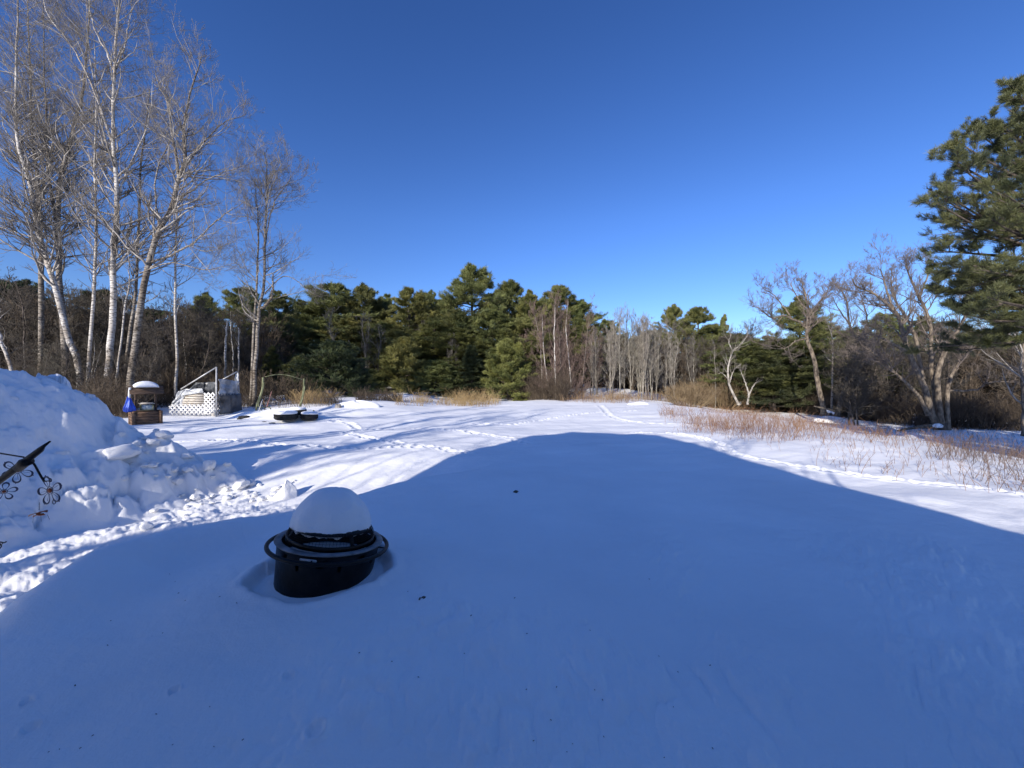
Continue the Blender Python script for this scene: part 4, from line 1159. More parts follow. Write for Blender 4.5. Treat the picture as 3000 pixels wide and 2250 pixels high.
PINES = [
    ('pine', 0, 964, 822, 190, 56, 'broad pine at the left end of the centre row, over the dark near bush', A),
    ('pine', 1, 1064, 836, 130, 57, 'pine with a twin tip right of the broad left one', A),
    ('pine', 2, 1133, 862, 95, 62, 'smaller pine top showing between the twin tipped and the rounded pine', A),
    ('pine', 3, 1198, 845, 160, 55, 'rounded yellowish pine left of the narrow dark one', Bm),
    ('pine', 4, 1258, 852, 84, 60, 'narrow dark pine directly left of the tallest pine', A),
    ('pine', 4, 1387, 776, 176, 54, 'tallest pine of the row, its trunk showing through the crown', A),
    ('pine', 0, 1330, 900, 130, 53, 'shorter pine leaning against the tallest pine\'s left side', A),
    ('pine', 1, 1502, 820, 140, 56, 'pine with an open bluish top, right of the tallest', A),
    ('pine', 2, 1556, 850, 120, 54, 'yellow green pine with a leaning tip beside the bluish one', Bm),
    ('pine', 3, 1640, 838, 170, 60, 'dark pine standing behind the white birches', A),
    ('pine', 1, 1690, 880, 150, 61, 'dark pine whose branches reach right behind the birches', A),
    ('pine', 0, 1450, 900, 150, 51, 'dense lower pine between the tallest and the bluish pine', A),
    ('pine', 2, 1270, 930, 150, 50, 'lower green pine in front of the narrow dark one', Bm),
    ('pine', 3, 1120, 945, 150, 52, 'lower pine in front of the small pine top', A),
    ('pine', 4, 890, 880, 150, 54, 'pine behind the swing frame, left of the broad left one', A),
    ('pine', 0, 1780, 925, 90, 66, 'far pine tip between the birches and the saplings', A),
    ('pine', 1, 1977, 892, 88, 60, 'dark layered pine at the right end of the saplings', A),
    ('pine', 3, 2045, 900, 120, 60, 'rounded pine next to the dark layered one', A),
    ('spruce', 0, 2123, 918, 56, 64, 'pointed spruce tip between rounded pine and dead tree', A),
    ('pine', 2, 2344, 868, 150, 44, 'pine behind the left willow\'s crown', A),
    ('pine', 4, 2262, 985, 210, 42, 'low spreading pine right of the dead tree', A),
    ('pine', 0, 2594, 902, 110, 48, 'pine in the gap between the two big willows', A),
    ('pine', 1, 2490, 960, 130, 47, 'low pine behind the crooked willow', A),
    ('pine', 2, 2700, 925, 140, 46, 'pine showing behind the largest willow', A),
    ('pine', 3, 1870, 985, 170, 64, 'far dark pine behind the sapling stand', A),
    ('pine', 4, 2140, 975, 180, 62, 'far dark pine behind the dead tree', A),
    ('pine', 2, 935, 930, 170, 48, 'mid height pine filling the gap over the big dark bush', A),
    ('pine', 4, 1030, 935, 170, 50, 'mid height pine before the twin tipped one', Bm),
    ('pine', 0, 1175, 960, 160, 49, 'lower pine directly before the rounded yellowish one', A),
    ('pine', 1, 1345, 960, 170, 49, 'lower pine under the tallest pine', Bm),
    ('pine', 3, 1540, 930, 150, 50, 'lower pine left of the white birches', A),
    ('pine', 3, 1005, 862, 130, 60, 'pine top between the broad left pine and the twin tipped one', A),
    ('pine', 0, 905, 915, 150, 58, 'lower pine top left of the broad left pine', A),
    ('pine', 4, 1100, 880, 130, 61, 'pine shoulder right of the twin tipped pine', A),
    ('pine', 2, 1225, 885, 130, 62, 'pine filling between the rounded and the narrow dark one', A),
    ('pine', 1, 1300, 870, 130, 60, 'pine left behind the tallest pine', A),
    ('pine', 3, 1440, 862, 130, 61, 'pine between the tallest and the bluish open one', A),
    ('pine', 0, 1600, 880, 150, 58, 'green pine showing through the birch clump', A),
    ('pine', 2, 1720, 945, 130, 60, 'low green pine right behind the birch clump', A),
    ('pine', 4, 1800, 975, 150, 63, 'low green pine behind the left saplings', A),
    ('pine', 0, 1930, 960, 150, 63, 'low green pine behind the right saplings', A),
    ('pine', 1, 2090, 950, 130, 61, 'low pine between the rounded pine and the spruce tip', A),
    ('pine', 2, 2420, 950, 150, 50, 'dark pine between the left willow and the crooked one', A),
    ('pine', 0, 2830, 960, 200, 42, 'dark pine behind the near pine\'s boughs', A),
    ('pine', 2, 2560, 985, 210, 44, 'low dense pine between the crooked willow and the largest one', A),
    ('pine', 1, 2180, 1000, 200, 45, 'low pine filling behind the dead tree', A),
    ('pine', 3, 2960, 990, 220, 40, 'dark pine low at the right edge', A),
    ('pine', 0, 709, 828, 170, 40, 'dark pine behind the stub tree on the left', A),
    ('pine', 1, 593, 858, 130, 42, 'dark pine over the lattice enclosure', A),
    ('pine', 2, 812, 850, 150, 45, 'pine right of the stub tree on the left', A),
    ('pine', 3, 300, 850, 240, 40, 'dark evergreen showing low behind the tallest bare tree', Dm),
    ('pine', 0, 440, 890, 220, 40, 'dark evergreen behind the right leaning bare tree', Dm),
    ('pine', 4, 60, 820, 220, 40, 'dark evergreen behind the leaning birch at the left edge', Dm),
    ('pine', 2, 190, 900, 200, 38, 'low dark evergreen in the thicket behind the slender birch', Dm),
]
for (kd, v, px, top, w, Z, lab, m_) in PINES:
    if 850 < px < 1800: w = w * 1.22
    elif px > 1900: w = w * 1.3
    put_pine(kd, v, px, top, w, Z, lab, G1 if 850 < px < 1800 else None, m_, 'pine_tree' if kd == 'pine' else 'spruce_tree')
G2 = 'lower evergreens in front of the tall pines'
for (kd, v, px, top, w, Z, lab, m_, bs) in [
    ('bush', 0, 975, 1012, 250, 33, 'big dark bushy pine nearest the field, right of the swing frame', Dm, 1192),
    ('bush', 1, 880, 1050, 130, 35, 'smaller dark bushy pine behind the swing frame', A, 1188),
    ('bush', 1, 1180, 1002, 190, 46, 'rounded bushy pine left of the yellow grass', Bm, 1168),
    ('bush', 2, 1285, 1062, 190, 45, 'lowest bushy pine, behind the snow gap', A, 1166),
    ('spruce', 1, 1382, 1008, 130, 44, 'dark conical spruce in the middle of the low evergreens', Dm, 1168),
    ('bush', 0, 1490, 1008, 180, 43, 'bushy pine next to the birch clump', Bm, 1170),
    ('bush', 2, 1085, 1085, 120, 44, 'small bushy pine between the dark one and the rounded one', A, 1170),
    ('spruce', 0, 800, 1010, 110, 36, 'dim spruce behind the twin stemmed bare tree', A, 1185),
    ('bush', 1, 2270, 1020, 200, 41, 'dark evergreen bush right of the dead tree', Dm, 1190)]:
    put_pine(kd, v, px, top, w, Z, lab, G2 if px < 1600 else None, m_, 'pine_tree' if kd == 'bush' else 'spruce_tree', base=bs)

# the near pine at the right edge
def near_pine():
    Z = 12.5
    tx, ty = 17.6, Z
    z0 = float(H0(tx, ty))
    e = empty('pine_tree', (tx, ty, z0))
    tag(e, 'near pine reaching long needled boughs in from the right edge against the sky', 'tree')
    rg = np.random.default_rng(88)
    n = 14; t = np.linspace(0, 1, n)
    Hh = 13.2
    P = np.stack([t * 0.4, t * 0.2, t * Hh - .2], -1); R = .24 * (1 - t) ** .8 + .03
    T = Bag(); T.tubes(P[None], R[None], 10)
    # main boughs placed from the photograph: tip pixel, droop
    limbs = []
    def limb(tip, zroot, dz, sag=-.2, r=.07, root_t=None):
        tp = at(tip[0], tip[1], Z + dz) - np.array([tx, ty, z0])
        zr = zroot - z0
        rt = np.array([np.interp(zr, P[:, 2], P[:, 0]), np.interp(zr, P[:, 2], P[:, 1]), zr])
        mid1 = rt * .65 + tp * .35 + np.array([0, 0, sag]); mid2 = rt * .3 + tp * .7 + np.array([0, 0, sag * .9])
        limbs.append((smooth_path([rt, mid1, mid2, tp], 9), r))
    def zz(py): return CAMH - (py - 1125) / F * Z
    for (tip, rpy, dz, sag) in [((2715, 550), 720, 0, -.25), ((2745, 595), 740, -.8, -.2), ((2800, 410), 560, .4, -.15), ((2780, 460), 600, 1.0, -.2), ((2800, 480), 640, -1.0, -.2),
                                ((2885, 345), 480, .2, 0), ((2850, 380), 520, 1.2, -.1), ((2960, 250), 330, .1, 0), ((2985, 280), 380, -.8, 0), ((2955, 320), 430, .9, 0),
                                ((2740, 735), 770, .2, .05), ((2760, 770), 800, -1.0, 0), ((2735, 800), 800, .9, 0), ((2800, 850), 850, .2, -.1), ((2760, 890), 880, 1.2, -.2),
                                ((2830, 920), 900, -.9, -.3), ((2790, 960), 930, 1.6, -.3), ((2900, 640), 700, -1.3, -.2), ((2760, 640), 720, .9, -.25), ((2930, 560), 640, -1.6, -.1),
                                ((2850, 520), 640, -.2, -.2), ((2920, 430), 560, .6, -.1), ((2980, 500), 600, 1.4, 0), ((2860, 1000), 960, .4, -.2), ((2960, 380), 500, -1.2, -.1),
                                ((2870, 790), 830, -1.5, 0), ((2890, 870), 900, -1.8, -.1), ((2940, 940), 940, -.4, -.2), ((2860, 610), 700, 1.6, -.2), ((2760, 560), 700, .1, -.3),
                                ((2930, 470), 600, 1.9, 0), ((2980, 880), 900, .8, 0), ((2810, 900), 890, .3, -.1), ((2880, 930), 905, .9, -.2), ((2950, 620), 690, .5, -.1), ((2840, 830), 850, -.6, 0),
                                ((2740, 850), 860, .5, -.1), ((2780, 800), 830, .2, 0), ((2900, 900), 890, .1, -.1), ((2950, 840), 860, -.9, 0), ((2990, 960), 930, -.2, -.1)]:
        limb(tip, zz(rpy), dz, sag)
    for k in range(36):
        az = rg.uniform(-1.9, 1.9)
        zr = rg.choice([rg.uniform(4.0, 6.3), rg.uniform(7.6, 12.2)]); L = 3.8 * min(1, (13.4 - zr) / 4.5) * rg.uniform(.7, 1.1)
        tp = np.array([cos(az) * L, sin(az) * L, zr + rg.uniform(-.3, .9)]); rt = np.array([.2, .1, zr])
        limbs.append((smooth_path([rt, rt * .6 + tp * .4 + [0, 0, -.15], tp], 9), .05))
    BP = np.array([l[0] for l in limbs]); BR = np.array([l[1] for l in limbs])[:, None] * np.linspace(1, .15, 9)[None]
    B = Bag(); B.tubes(BP, BR, 6)
    S1, R1 = spawn(BP, BR, 12, .25, 1.0, -0.30, (25, 60), rg, 5, .10, .10, .5, .35, .55, .006, flat=.6)
    B.tubes(S1, R1, 4)
    S2, R2 = spawn(S1, R1, 5, .15, 1.0, -0.42, (25, 60), rg, 4, .16, .12, .6, .4, .4, .004, flat=.4)
    B.tubes(S2, R2, 3)
    C = []; D = []
    for PP, cnt, lo in ((S2, 5, .2), (S1, 5, .4), (BP, 5, .8)):
        N, nn, _ = PP.shape
        q = rg.uniform(lo, 1.0, (N, cnt)) * (nn - 1); q[:, 0] = nn - 1.001
        i = np.clip(q.astype(int), 0, nn - 2); f = (q - i)[..., None]; ii = np.arange(N)[:, None]
        C.append((PP[ii, i] * (1 - f) + PP[ii, i + 1] * f).reshape(-1, 3)); D.append(nrm(PP[ii, i + 1] - PP[ii, i]).reshape(-1, 3))
    C = np.vstack(C); D = np.vstack(D)
    V, q, tr = tufts(C, D, 15, .15, .0065, .55, rg, .25)
    Fo = Bag(); Fo.raw(V, q, tr)
    obj('trunk', T.mesh('trunk', True), M['bark_dark'], e)
    obj('branches', B.mesh('branches'), M['bark_dark'], e)
    obj('crown', Fo.mesh('crown'), M['needle_n'], e)
near_pine()
# pines right of the picture, source of the shadow bands on the right
for k, (x, y, h_, w_) in enumerate([(14.2, 2.5, 11.5, 5.0), (19.5, 7.0, 11, 5.0), (-4.6, -5.6, 8.0, 3.4)]):
    e = empty('pine_tree', (x, y, float(H0(x, y)) - .1), k * 2.0)
    a, b, c = PV['pine'][k % 5]
    e.scale = (w_ / 7.2, w_ / 7.2, h_ / 14)
    tag(e, ['pine beyond the right edge of the picture, closer to the house', 'pine beyond the right edge of the picture, below the near pine', 'wide pine behind the house, taller of two close ones', 'pine behind the middle of the house, lower of two close ones'][k], 'tree')
    for n_, me, m_ in (('trunk', a, M['bark_dark']), ('branches', b, M['bark_dark']), ('crown', c, A)):
        o = bpy.data.objects.new(n_, me); COL.objects.link(o); o.parent = e
# ------------------------------------------------------------------ weeds, grasses, shrubs
def inpoly(x, y, poly):
    c = np.zeros(x.shape, bool); n = len(poly)
    for i in range(n):
        x1, y1 = poly[i]; x2, y2 = poly[(i + 1) % n]
        k = ((y1 > y) != (y2 > y)) & (x < (x2 - x1) * (y - y1) / (y2 - y1 + 1e-12) + x1)
        c ^= k
    return c
def weeds(name, polypx, n, hgt, rad, m_, label, seed, dens=None, twigs=4, lean=.24, bend=.26, kind='stuff', cat=None, sub_len=.3, heads=False, soft=False):
    rg = np.random.default_rng(seed)
    G = [gp(a, b)[:2] for a, b in polypx]
    gx = [g[0] for g in G]; gy = [g[1] for g in G]
    X = rg.uniform(min(gx), max(gx), n * 6); Y = rg.uniform(min(gy), max(gy), n * 6)
    k = inpoly(X, Y, G)
    if dens is not None: k &= rg.uniform(0, 1, len(X)) < dens(X, Y)
    X = X[k][:n]; Y = Y[k][:n]
    if soft:
        cx, cy = sum(gx) / len(gx), sum(gy) / len(gy)
        q = ((X - cx) / (max(gx) - min(gx)) * 2) ** 2 + ((Y - cy) / (max(gy) - min(gy)) * 2) ** 2
        w_ = np.clip(1.05 - q, 0, 1) * np.clip(1.0 + 2.6 * fbm(X * .8, Y * .8, 3, seed), .0, 1.6)
        kk = rg.uniform(0, 1, len(X)) < w_; X = X[kk]; Y = Y[kk]; hs_ = .45 + .75 * np.clip(w_[kk], 0, 1)
    N = len(X)
    Z = H(X, Y, False) - .03
    h = hgt * rg.uniform(.3, 1.3, N) * (1 + .8 * fbm(X * .9, Y * .9, 2, seed + 50))
    if soft: h = h * hs_
    m = 5; t = np.linspace(0, 1, m)
    d = rg.normal(0, lean, (N, 2)); b = rg.normal(0, bend, (N, 2))
    P = np.zeros((N, m, 3))
    for j in range(m):
        P[:, j, 0] = X + h * (d[:, 0] * t[j] + b[:, 0] * t[j] ** 2); P[:, j, 1] = Y + h * (d[:, 1] * t[j] + b[:, 1] * t[j] ** 2); P[:, j, 2] = Z + h * t[j]
    R = rad * rg.uniform(.6, 1.2, N)[:, None] * np.linspace(1, .45, m)[None]
    B = Bag(); B.tubes(P, R, 3)
    if twigs:
        S, SR = spawn(P, R, twigs, .3, 1, -sub_len, (20, 55), rg, 3, .2, .12, .6, .6, .3, rad * .35)
        B.tubes(S, SR, 3)
        if heads:
            V, q, tr = tufts(S[:, -1], nrm(S[:, -1] - S[:, -2]), 4, .05, .02, .5, rg, .1)
            B.raw(V, q, tr)
    o = obj(name, B.mesh(name), m_)
    tag(o, label, cat, kind=kind)
    return o
clump = lambda s, th, sc: (lambda x, y: np.clip((fbm(x * sc, y * sc, 3, s) + th) * 4, 0.04, 1))
weeds('dry_weeds', [(1930, 1215), (2000, 1205), (2200, 1212), (2450, 1240), (2700, 1290), (3000, 1330), (3150, 1380), (3150, 1500), (2850, 1440), (2600, 1400), (2400, 1370), (2250, 1320), (2050, 1270)], 1900, .40, .0042, M['weed_rust'],
      'reddish brown dry weed stalks standing in the snow on the right', 3, clump(5, .12, .5))
weeds('dry_weeds', [(1930, 1212), (2000, 1212), (2200, 1225), (2420, 1262), (2480, 1345), (2230, 1340), (1950, 1265)], 2300, .50, .0042, M['weed_rust'],
      'denser rust coloured weed patch at the left end of the weed strip', 4, clump(15, .10, .6), soft=True)
weeds('dry_weeds', [(2700, 1340), (2850, 1330), (3150, 1310), (3200, 1470), (2950, 1440), (2800, 1415)], 1500, .46, .0050, M['twig_red'],
      'dense brown weeds at the right edge of the picture', 5, clump(35, .15, .5))
weeds('dry_weeds', [(2450, 1235), (2750, 1270), (3050, 1300), (3050, 1340), (2700, 1320)], 420, .6, .005, M['weed_brown'],
      'sparse dark weeds in the shaded strip before the willows', 6, clump(25, .1, .4))
weeds('brush_strip', [(1640, 1178), (1800, 1184), (1990, 1184), (2080, 1186), (2080, 1177), (1900, 1173), (1640, 1170)], 1500, .7, .010, M['weed_red'],
      'rusty brush along the feet of birches and saplings', 7, None, lean=.1)
weeds('brush_strip', [(1500, 1172), (1660, 1178), (1660, 1166), (1500, 1164)], 1500, 2.2, .014, M['weed_brown'],
      'brown brush left of the white birches', 8, None, twigs=6)
for (a, b, n, lab, sd, hh) in [(1300, 1440, 900, 'pale yellow grass tuft strip behind the field edge, right of centre gap', 9, .75), (880, 970, 400, 'tan grass left of the yellow strip', 10, .6), (1180, 1260, 500, 'tan grass tuft between the low evergreens and the field', 11, .7)]:
    weeds('dry_grass', [(a - 25, 1190), (b + 25, 1190), (b + 25, 1175), (a - 25, 1175)], int(n * 1.9), hh, .010, M['weed_tan'], lab, sd, None, twigs=2, lean=.35, bend=.25, soft=True)
weeds('dry_weeds', [(1040, 1170), (1170, 1172), (1180, 1180), (1050, 1180)], 700, .7, .010, M['weed_brown'], 'brown low brush before the rounded bushy pine', 12)
weeds('dry_weeds', [(265, 1225), (385, 1225), (390, 1195), (265, 1190)], 1100, 1.35, .010, M['weed_brown'], 'tall brown weeds with seed heads behind the snow pile', 13, None, twigs=5, lean=.3, heads=True)
weeds('dry_weeds', [(-50, 1190), (520, 1196), (780, 1195), (780, 1176), (-50, 1174)], 1700, 1.0, .011, M['weed_brown'], 'brown undergrowth along the foot of the left thicket', 14, None, twigs=5, lean=.3)
weeds('dry_weeds', [(2250, 1200), (2450, 1222), (2700, 1258), (3100, 1275), (3100, 1262), (2700, 1246), (2450, 1212), (2250, 1190)], 3500, 1.5, .013, M['weed_brown'], 'dark undergrowth along the foot of the right wood', 15, None, twigs=6, lean=.3)
weeds('dry_weeds', [(690, 1200), (900, 1196), (1000, 1192), (1000, 1182), (690, 1184)], 420, .8, .009, M['weed_brown'], 'scattered brush behind the swing frame', 16, None, twigs=4, lean=.25)

def shrub(x, y, h, w, n, m_, label, seed, name='shrub', group=None, rad=.014, sub=(8, 5)):
    rg = np.random.default_rng(seed)
    z = float(H0(x, y))
    e = empty(name, (x, y, z)); tag(e, label, 'shrub', group)
    az = rg.uniform(0, 2 * pi, n); sp = rg.uniform(0, 1, n) ** .6
    m = 6; t = np.linspace(0, 1, m)
    hh = h * np.sqrt(np.clip(1 - (sp * .85) ** 2, .1, 1)) * rg.uniform(.75, 1.05, n)
    P = np.zeros((n, m, 3))
    for j in range(m):
        rr = w * sp * (0.35 + .65 * t[j] ** .8)
        P[:, j, 0] = np.cos(az) * rr; P[:, j, 1] = np.sin(az) * rr * .8; P[:, j, 2] = hh * t[j] - .1 * (j == 0)
    P[:, 1:] += rg.normal(0, .06, P[:, 1:].shape)
    R = np.linspace(rad, rad * .4, m)[None] * rg.uniform(.6, 1.3, (n, 1))
    S = Bag(); S.tubes(P, R, 4)
    P1, R1 = spawn(P, R, sub[0], .15, 1, -.28, (20, 50), rg, 4, .25, .14, .6, .5, .4, .006)
    P2, R2 = spawn(P1, R1, sub[1], .15, 1, -.5, (20, 50), rg, 3, .2, .14, .7, .6, .3, .005)
    C = Bag(); C.tubes(P1, R1, 3); C.tubes(P2, R2, 3)
    obj('stems', S.mesh('stems'), m_, e); obj('crown', C.mesh('crown'), m_, e)
    return e
x, y, z = gp(2115, 1197)
M['shrub_tan'] = noisemat('tan_shrub_twigs', (0.15, 0.10, 0.055), (0.34, 0.25, 0.14), 1.2, 0.85)
shrub(x, y, 3.9, 5.4, 420, M['shrub_tan'], 'large tan mound shaped shrub at the edge of the field under the dead tree', 71)
x, y, z = gp(2020, 1192); shrub(x, y, 2.3, 2.8, 150, M['shrub_tan'], 'small tan shrub at the left foot of the large one', 72)
x, y, z = gp(1565, 1172); shrub(x, y + 2, 3.4, 2.4, 140, M['twig_red'], 'reddish brown shrub between bushy pine and white birches', 73)
x, y, z = gp(1660, 1174); shrub(x, y + 2, 2.9, 3.4, 160, M['twig_red'], 'reddish brown shrub behind the feet of the white birches', 74)
GT = 'dark shrubs at the foot of the woods'
for k, (px, py, h_, w_) in enumerate([(2300, 1196, 2.6, 3), (2380, 1204, 2.4, 3), (2480, 1212, 2.8, 3), (2560, 1225, 2.6, 3), (2640, 1236, 2.5, 2.6), (2850, 1256, 2.2, 2.4), (2920, 1260, 2.6, 2.6), (3020, 1262, 2.4, 2.6),
                                   (60, 1188, 2.8, 2.8), (160, 1188, 2.4, 2.5), (280, 1186, 2.6, 2.6), (430, 1184, 2.5, 2.5), (520, 1180, 2.2, 2.4), (620, 1180, 2.2, 2.6), (720, 1182, 2.0, 2.2), (820, 1182, 1.8, 2.2)]):
    x, y, z = gp(px, py)
    side = 'right wood' if px > 1500 else 'left thicket'
    shrub(x, y + 1.2, h_, w_, 90, M['weed_brown'], 'dark leafless shrub low at the edge of the %s' % side, 80 + k, group=GT + ', ' + side, sub=(7, 4))
# ------------------------------------------------------------------ fire pit with snow dome
def fire_pit():
    z0 = float(H0(*PIT))
    e = empty('fire_pit', (PIT[0], PIT[1], z0 + 0.065))
    e.rotation_euler = (radians(-5.5), radians(7.2), 0)
    tag(e, 'round black steel fire pit with ring handle sunk in the snow', 'fire pit')
    # bowl wall with triangular cut-outs in the upper band
    n = 96; zs = [-.22, -.02, .10, .17, .205, .24, .275, .305]; rs_ = [.365, .375, .385, .392, .397, .400, .404, .408]
    V = []
    for k in range(n):
        a = 2 * pi * k / n
        for r, z in zip(rs_, zs): V.append((r * cos(a), r * sin(a), z))
    m = len(zs); F4 = []; F3 = []
    for k in range(n):
        k2 = (k + 1) % n
        for i in range(m - 1):
            a_, b_, c_, d_ = k * m + i, k2 * m + i, k2 * m + i + 1, k * m + i + 1
            if i in (3, 4, 5) and k % 12 in (2, 3, 4, 5, 8, 9, 10):
                kk = k % 12
                if kk in (3, 4) and i in (4, 5): continue
                if kk == 2 and i == 5: F3.append((a_, b_, d_)); continue
                if kk == 5 and i == 5: F3.append((a_, b_, c_)); continue
                if kk == 9 and i in (3, 4): continue
            F4.append((a_, b_, c_, d_))
    w = MB(); w.add(V, F4, F3)
    w.build('bowl', M['black_steel'], e, True)
    MB().lathe([(.355, -.20), (.32, .02), (.365, .20), (.374, .285)], 64).build('inner_bowl', M['black_steel'], e, True)
    MB().lathe([(.372, .300), (.372, .312), (.378, .316), (.424, .311), (.428, .305), (.422, .299), (.409, .302)], 80).build('rim', M['rim_steel'], e, True)
    h = MB(); h.tube([(.470 * cos(a), .470 * sin(a), .262) for a in np.linspace(0, 2 * pi, 96, endpoint=False)], .0165, 12, True); h.build('ring_handle', M['black_steel'], e, True)
    for k in range(4):
        a = k * pi / 2 + .12
        MB().tube([(.37 * cos(a), .37 * sin(a), .268), (.468 * cos(a), .468 * sin(a), .264)], .006, 8).build('bracket', M['black_steel'], e)
    pl = MB(); pl.prism([(-.062, -.008), (.062, -.008), (.066, .0), (.062, .009), (-.062, .009), (-.066, .0)], -.004, 0)
    o = pl.build('name_plate', M['plate'], e); o.location = (.02, -.408, .268)
    # spark screen lid
    s = empty('spark_screen', (0, 0, 0)); s.parent = e
    hp = MB(); hp.lathe([(.335, .318), (.350, .316), (.350, .352), (.343, .356), (.335, .352), (.335, .318)], 72, wob=lambda a, r, z: (r, z + .012 * cos(a - 2.6)))
    hp.build('hoop', M['black_steel'], s, True)
    ms = MB()
    for k in range(84):
        a = 2 * pi * k / 84
        ms.tube([(.342 * cos(a), .342 * sin(a), .345), (.335 * cos(a), .335 * sin(a), .39), (.30 * cos(a), .30 * sin(a), .43)], .0011, 4)
    for j, (r, z) in enumerate([(.340, .365), (.336, .38), (.332, .395), (.322, .41)]):
        ms.tube([(r * cos(a), r * sin(a), z) for a in np.linspace(0, 2 * pi, 60, endpoint=False)], .0011, 4, True)
    ms.build('mesh', M['black_steel'], s)
    for a in (2.75, 3.9, 5.6, .35):
        MB().bar((.347 * cos(a), .347 * sin(a), .335), (.30 * cos(a), .30 * sin(a), .425), .03, .006).build('strap', M['black_steel'], s)
    MB().lathe([(0, .475), (.12, .47), (.22, .455), (.30, .425), (.315, .412), (.30, .408)], 60).build('lid_top', M['black_steel'], s, True)
    # snow lying in the bowl
    MB().lathe([(0, .20), (.15, .205), (.30, .19), (.35, .17), (.355, .12)], 48, wob=lambda a, r, z: (r, z + .012 * sin(a * 2 + 1) * r * 3)).build('snow_in_bowl', M['snow'], e, True)
    # snow dome on the lid, a thing resting on it
    prof = [(0, .50), (.20, .495), (.275, .485), (.302, .488), (.313, .505), (.311, .535), (.300, .585), (.280, .635), (.252, .685), (.215, .730), (.168, .770), (.112, .800), (.05, .817), (0, .820)]
    pr = smooth_path([(p[0], 0, p[1]) for p in prof], 60)
    def wob(a, r, z):
        q = vn3(np.array([cos(a) * 2 + 9]), np.array([sin(a) * 2]), np.array([z * 5]), 5)[0]; q2 = vn3(np.array([cos(a) * 7 * r / .3 + 9]), np.array([sin(a) * 7 * r / .3]), np.array([z * 22]), 6)[0]; q3 = vn3(np.array([cos(a) * 22 + 9]), np.array([sin(a) * 22]), np.array([z * 60]), 7)[0]
        low = max(0, 1 - abs(z - .50) / .07)
        return (r * (1 + .13 * q + .035 * q2 + .05 * q3 * low), z + (.05 * q2 + .02 * q3) * low * (r > .1) + .012 * q * (r > .02))
    d = MB(); d.lathe([(p[0], p[2]) for p in pr], 110, wob=wob)
    o = d.build('snow_dome', M['snow_rough'], None, True)
    o.location = (PIT[0] - .035, PIT[1] + .02, z0 - .02); o.rotation_euler = (radians(-4.0), radians(7.2), 0)
    tag(o, 'tall rounded dome of snow sitting on the lid of the black fire pit', 'snow cap')
fire_pit()

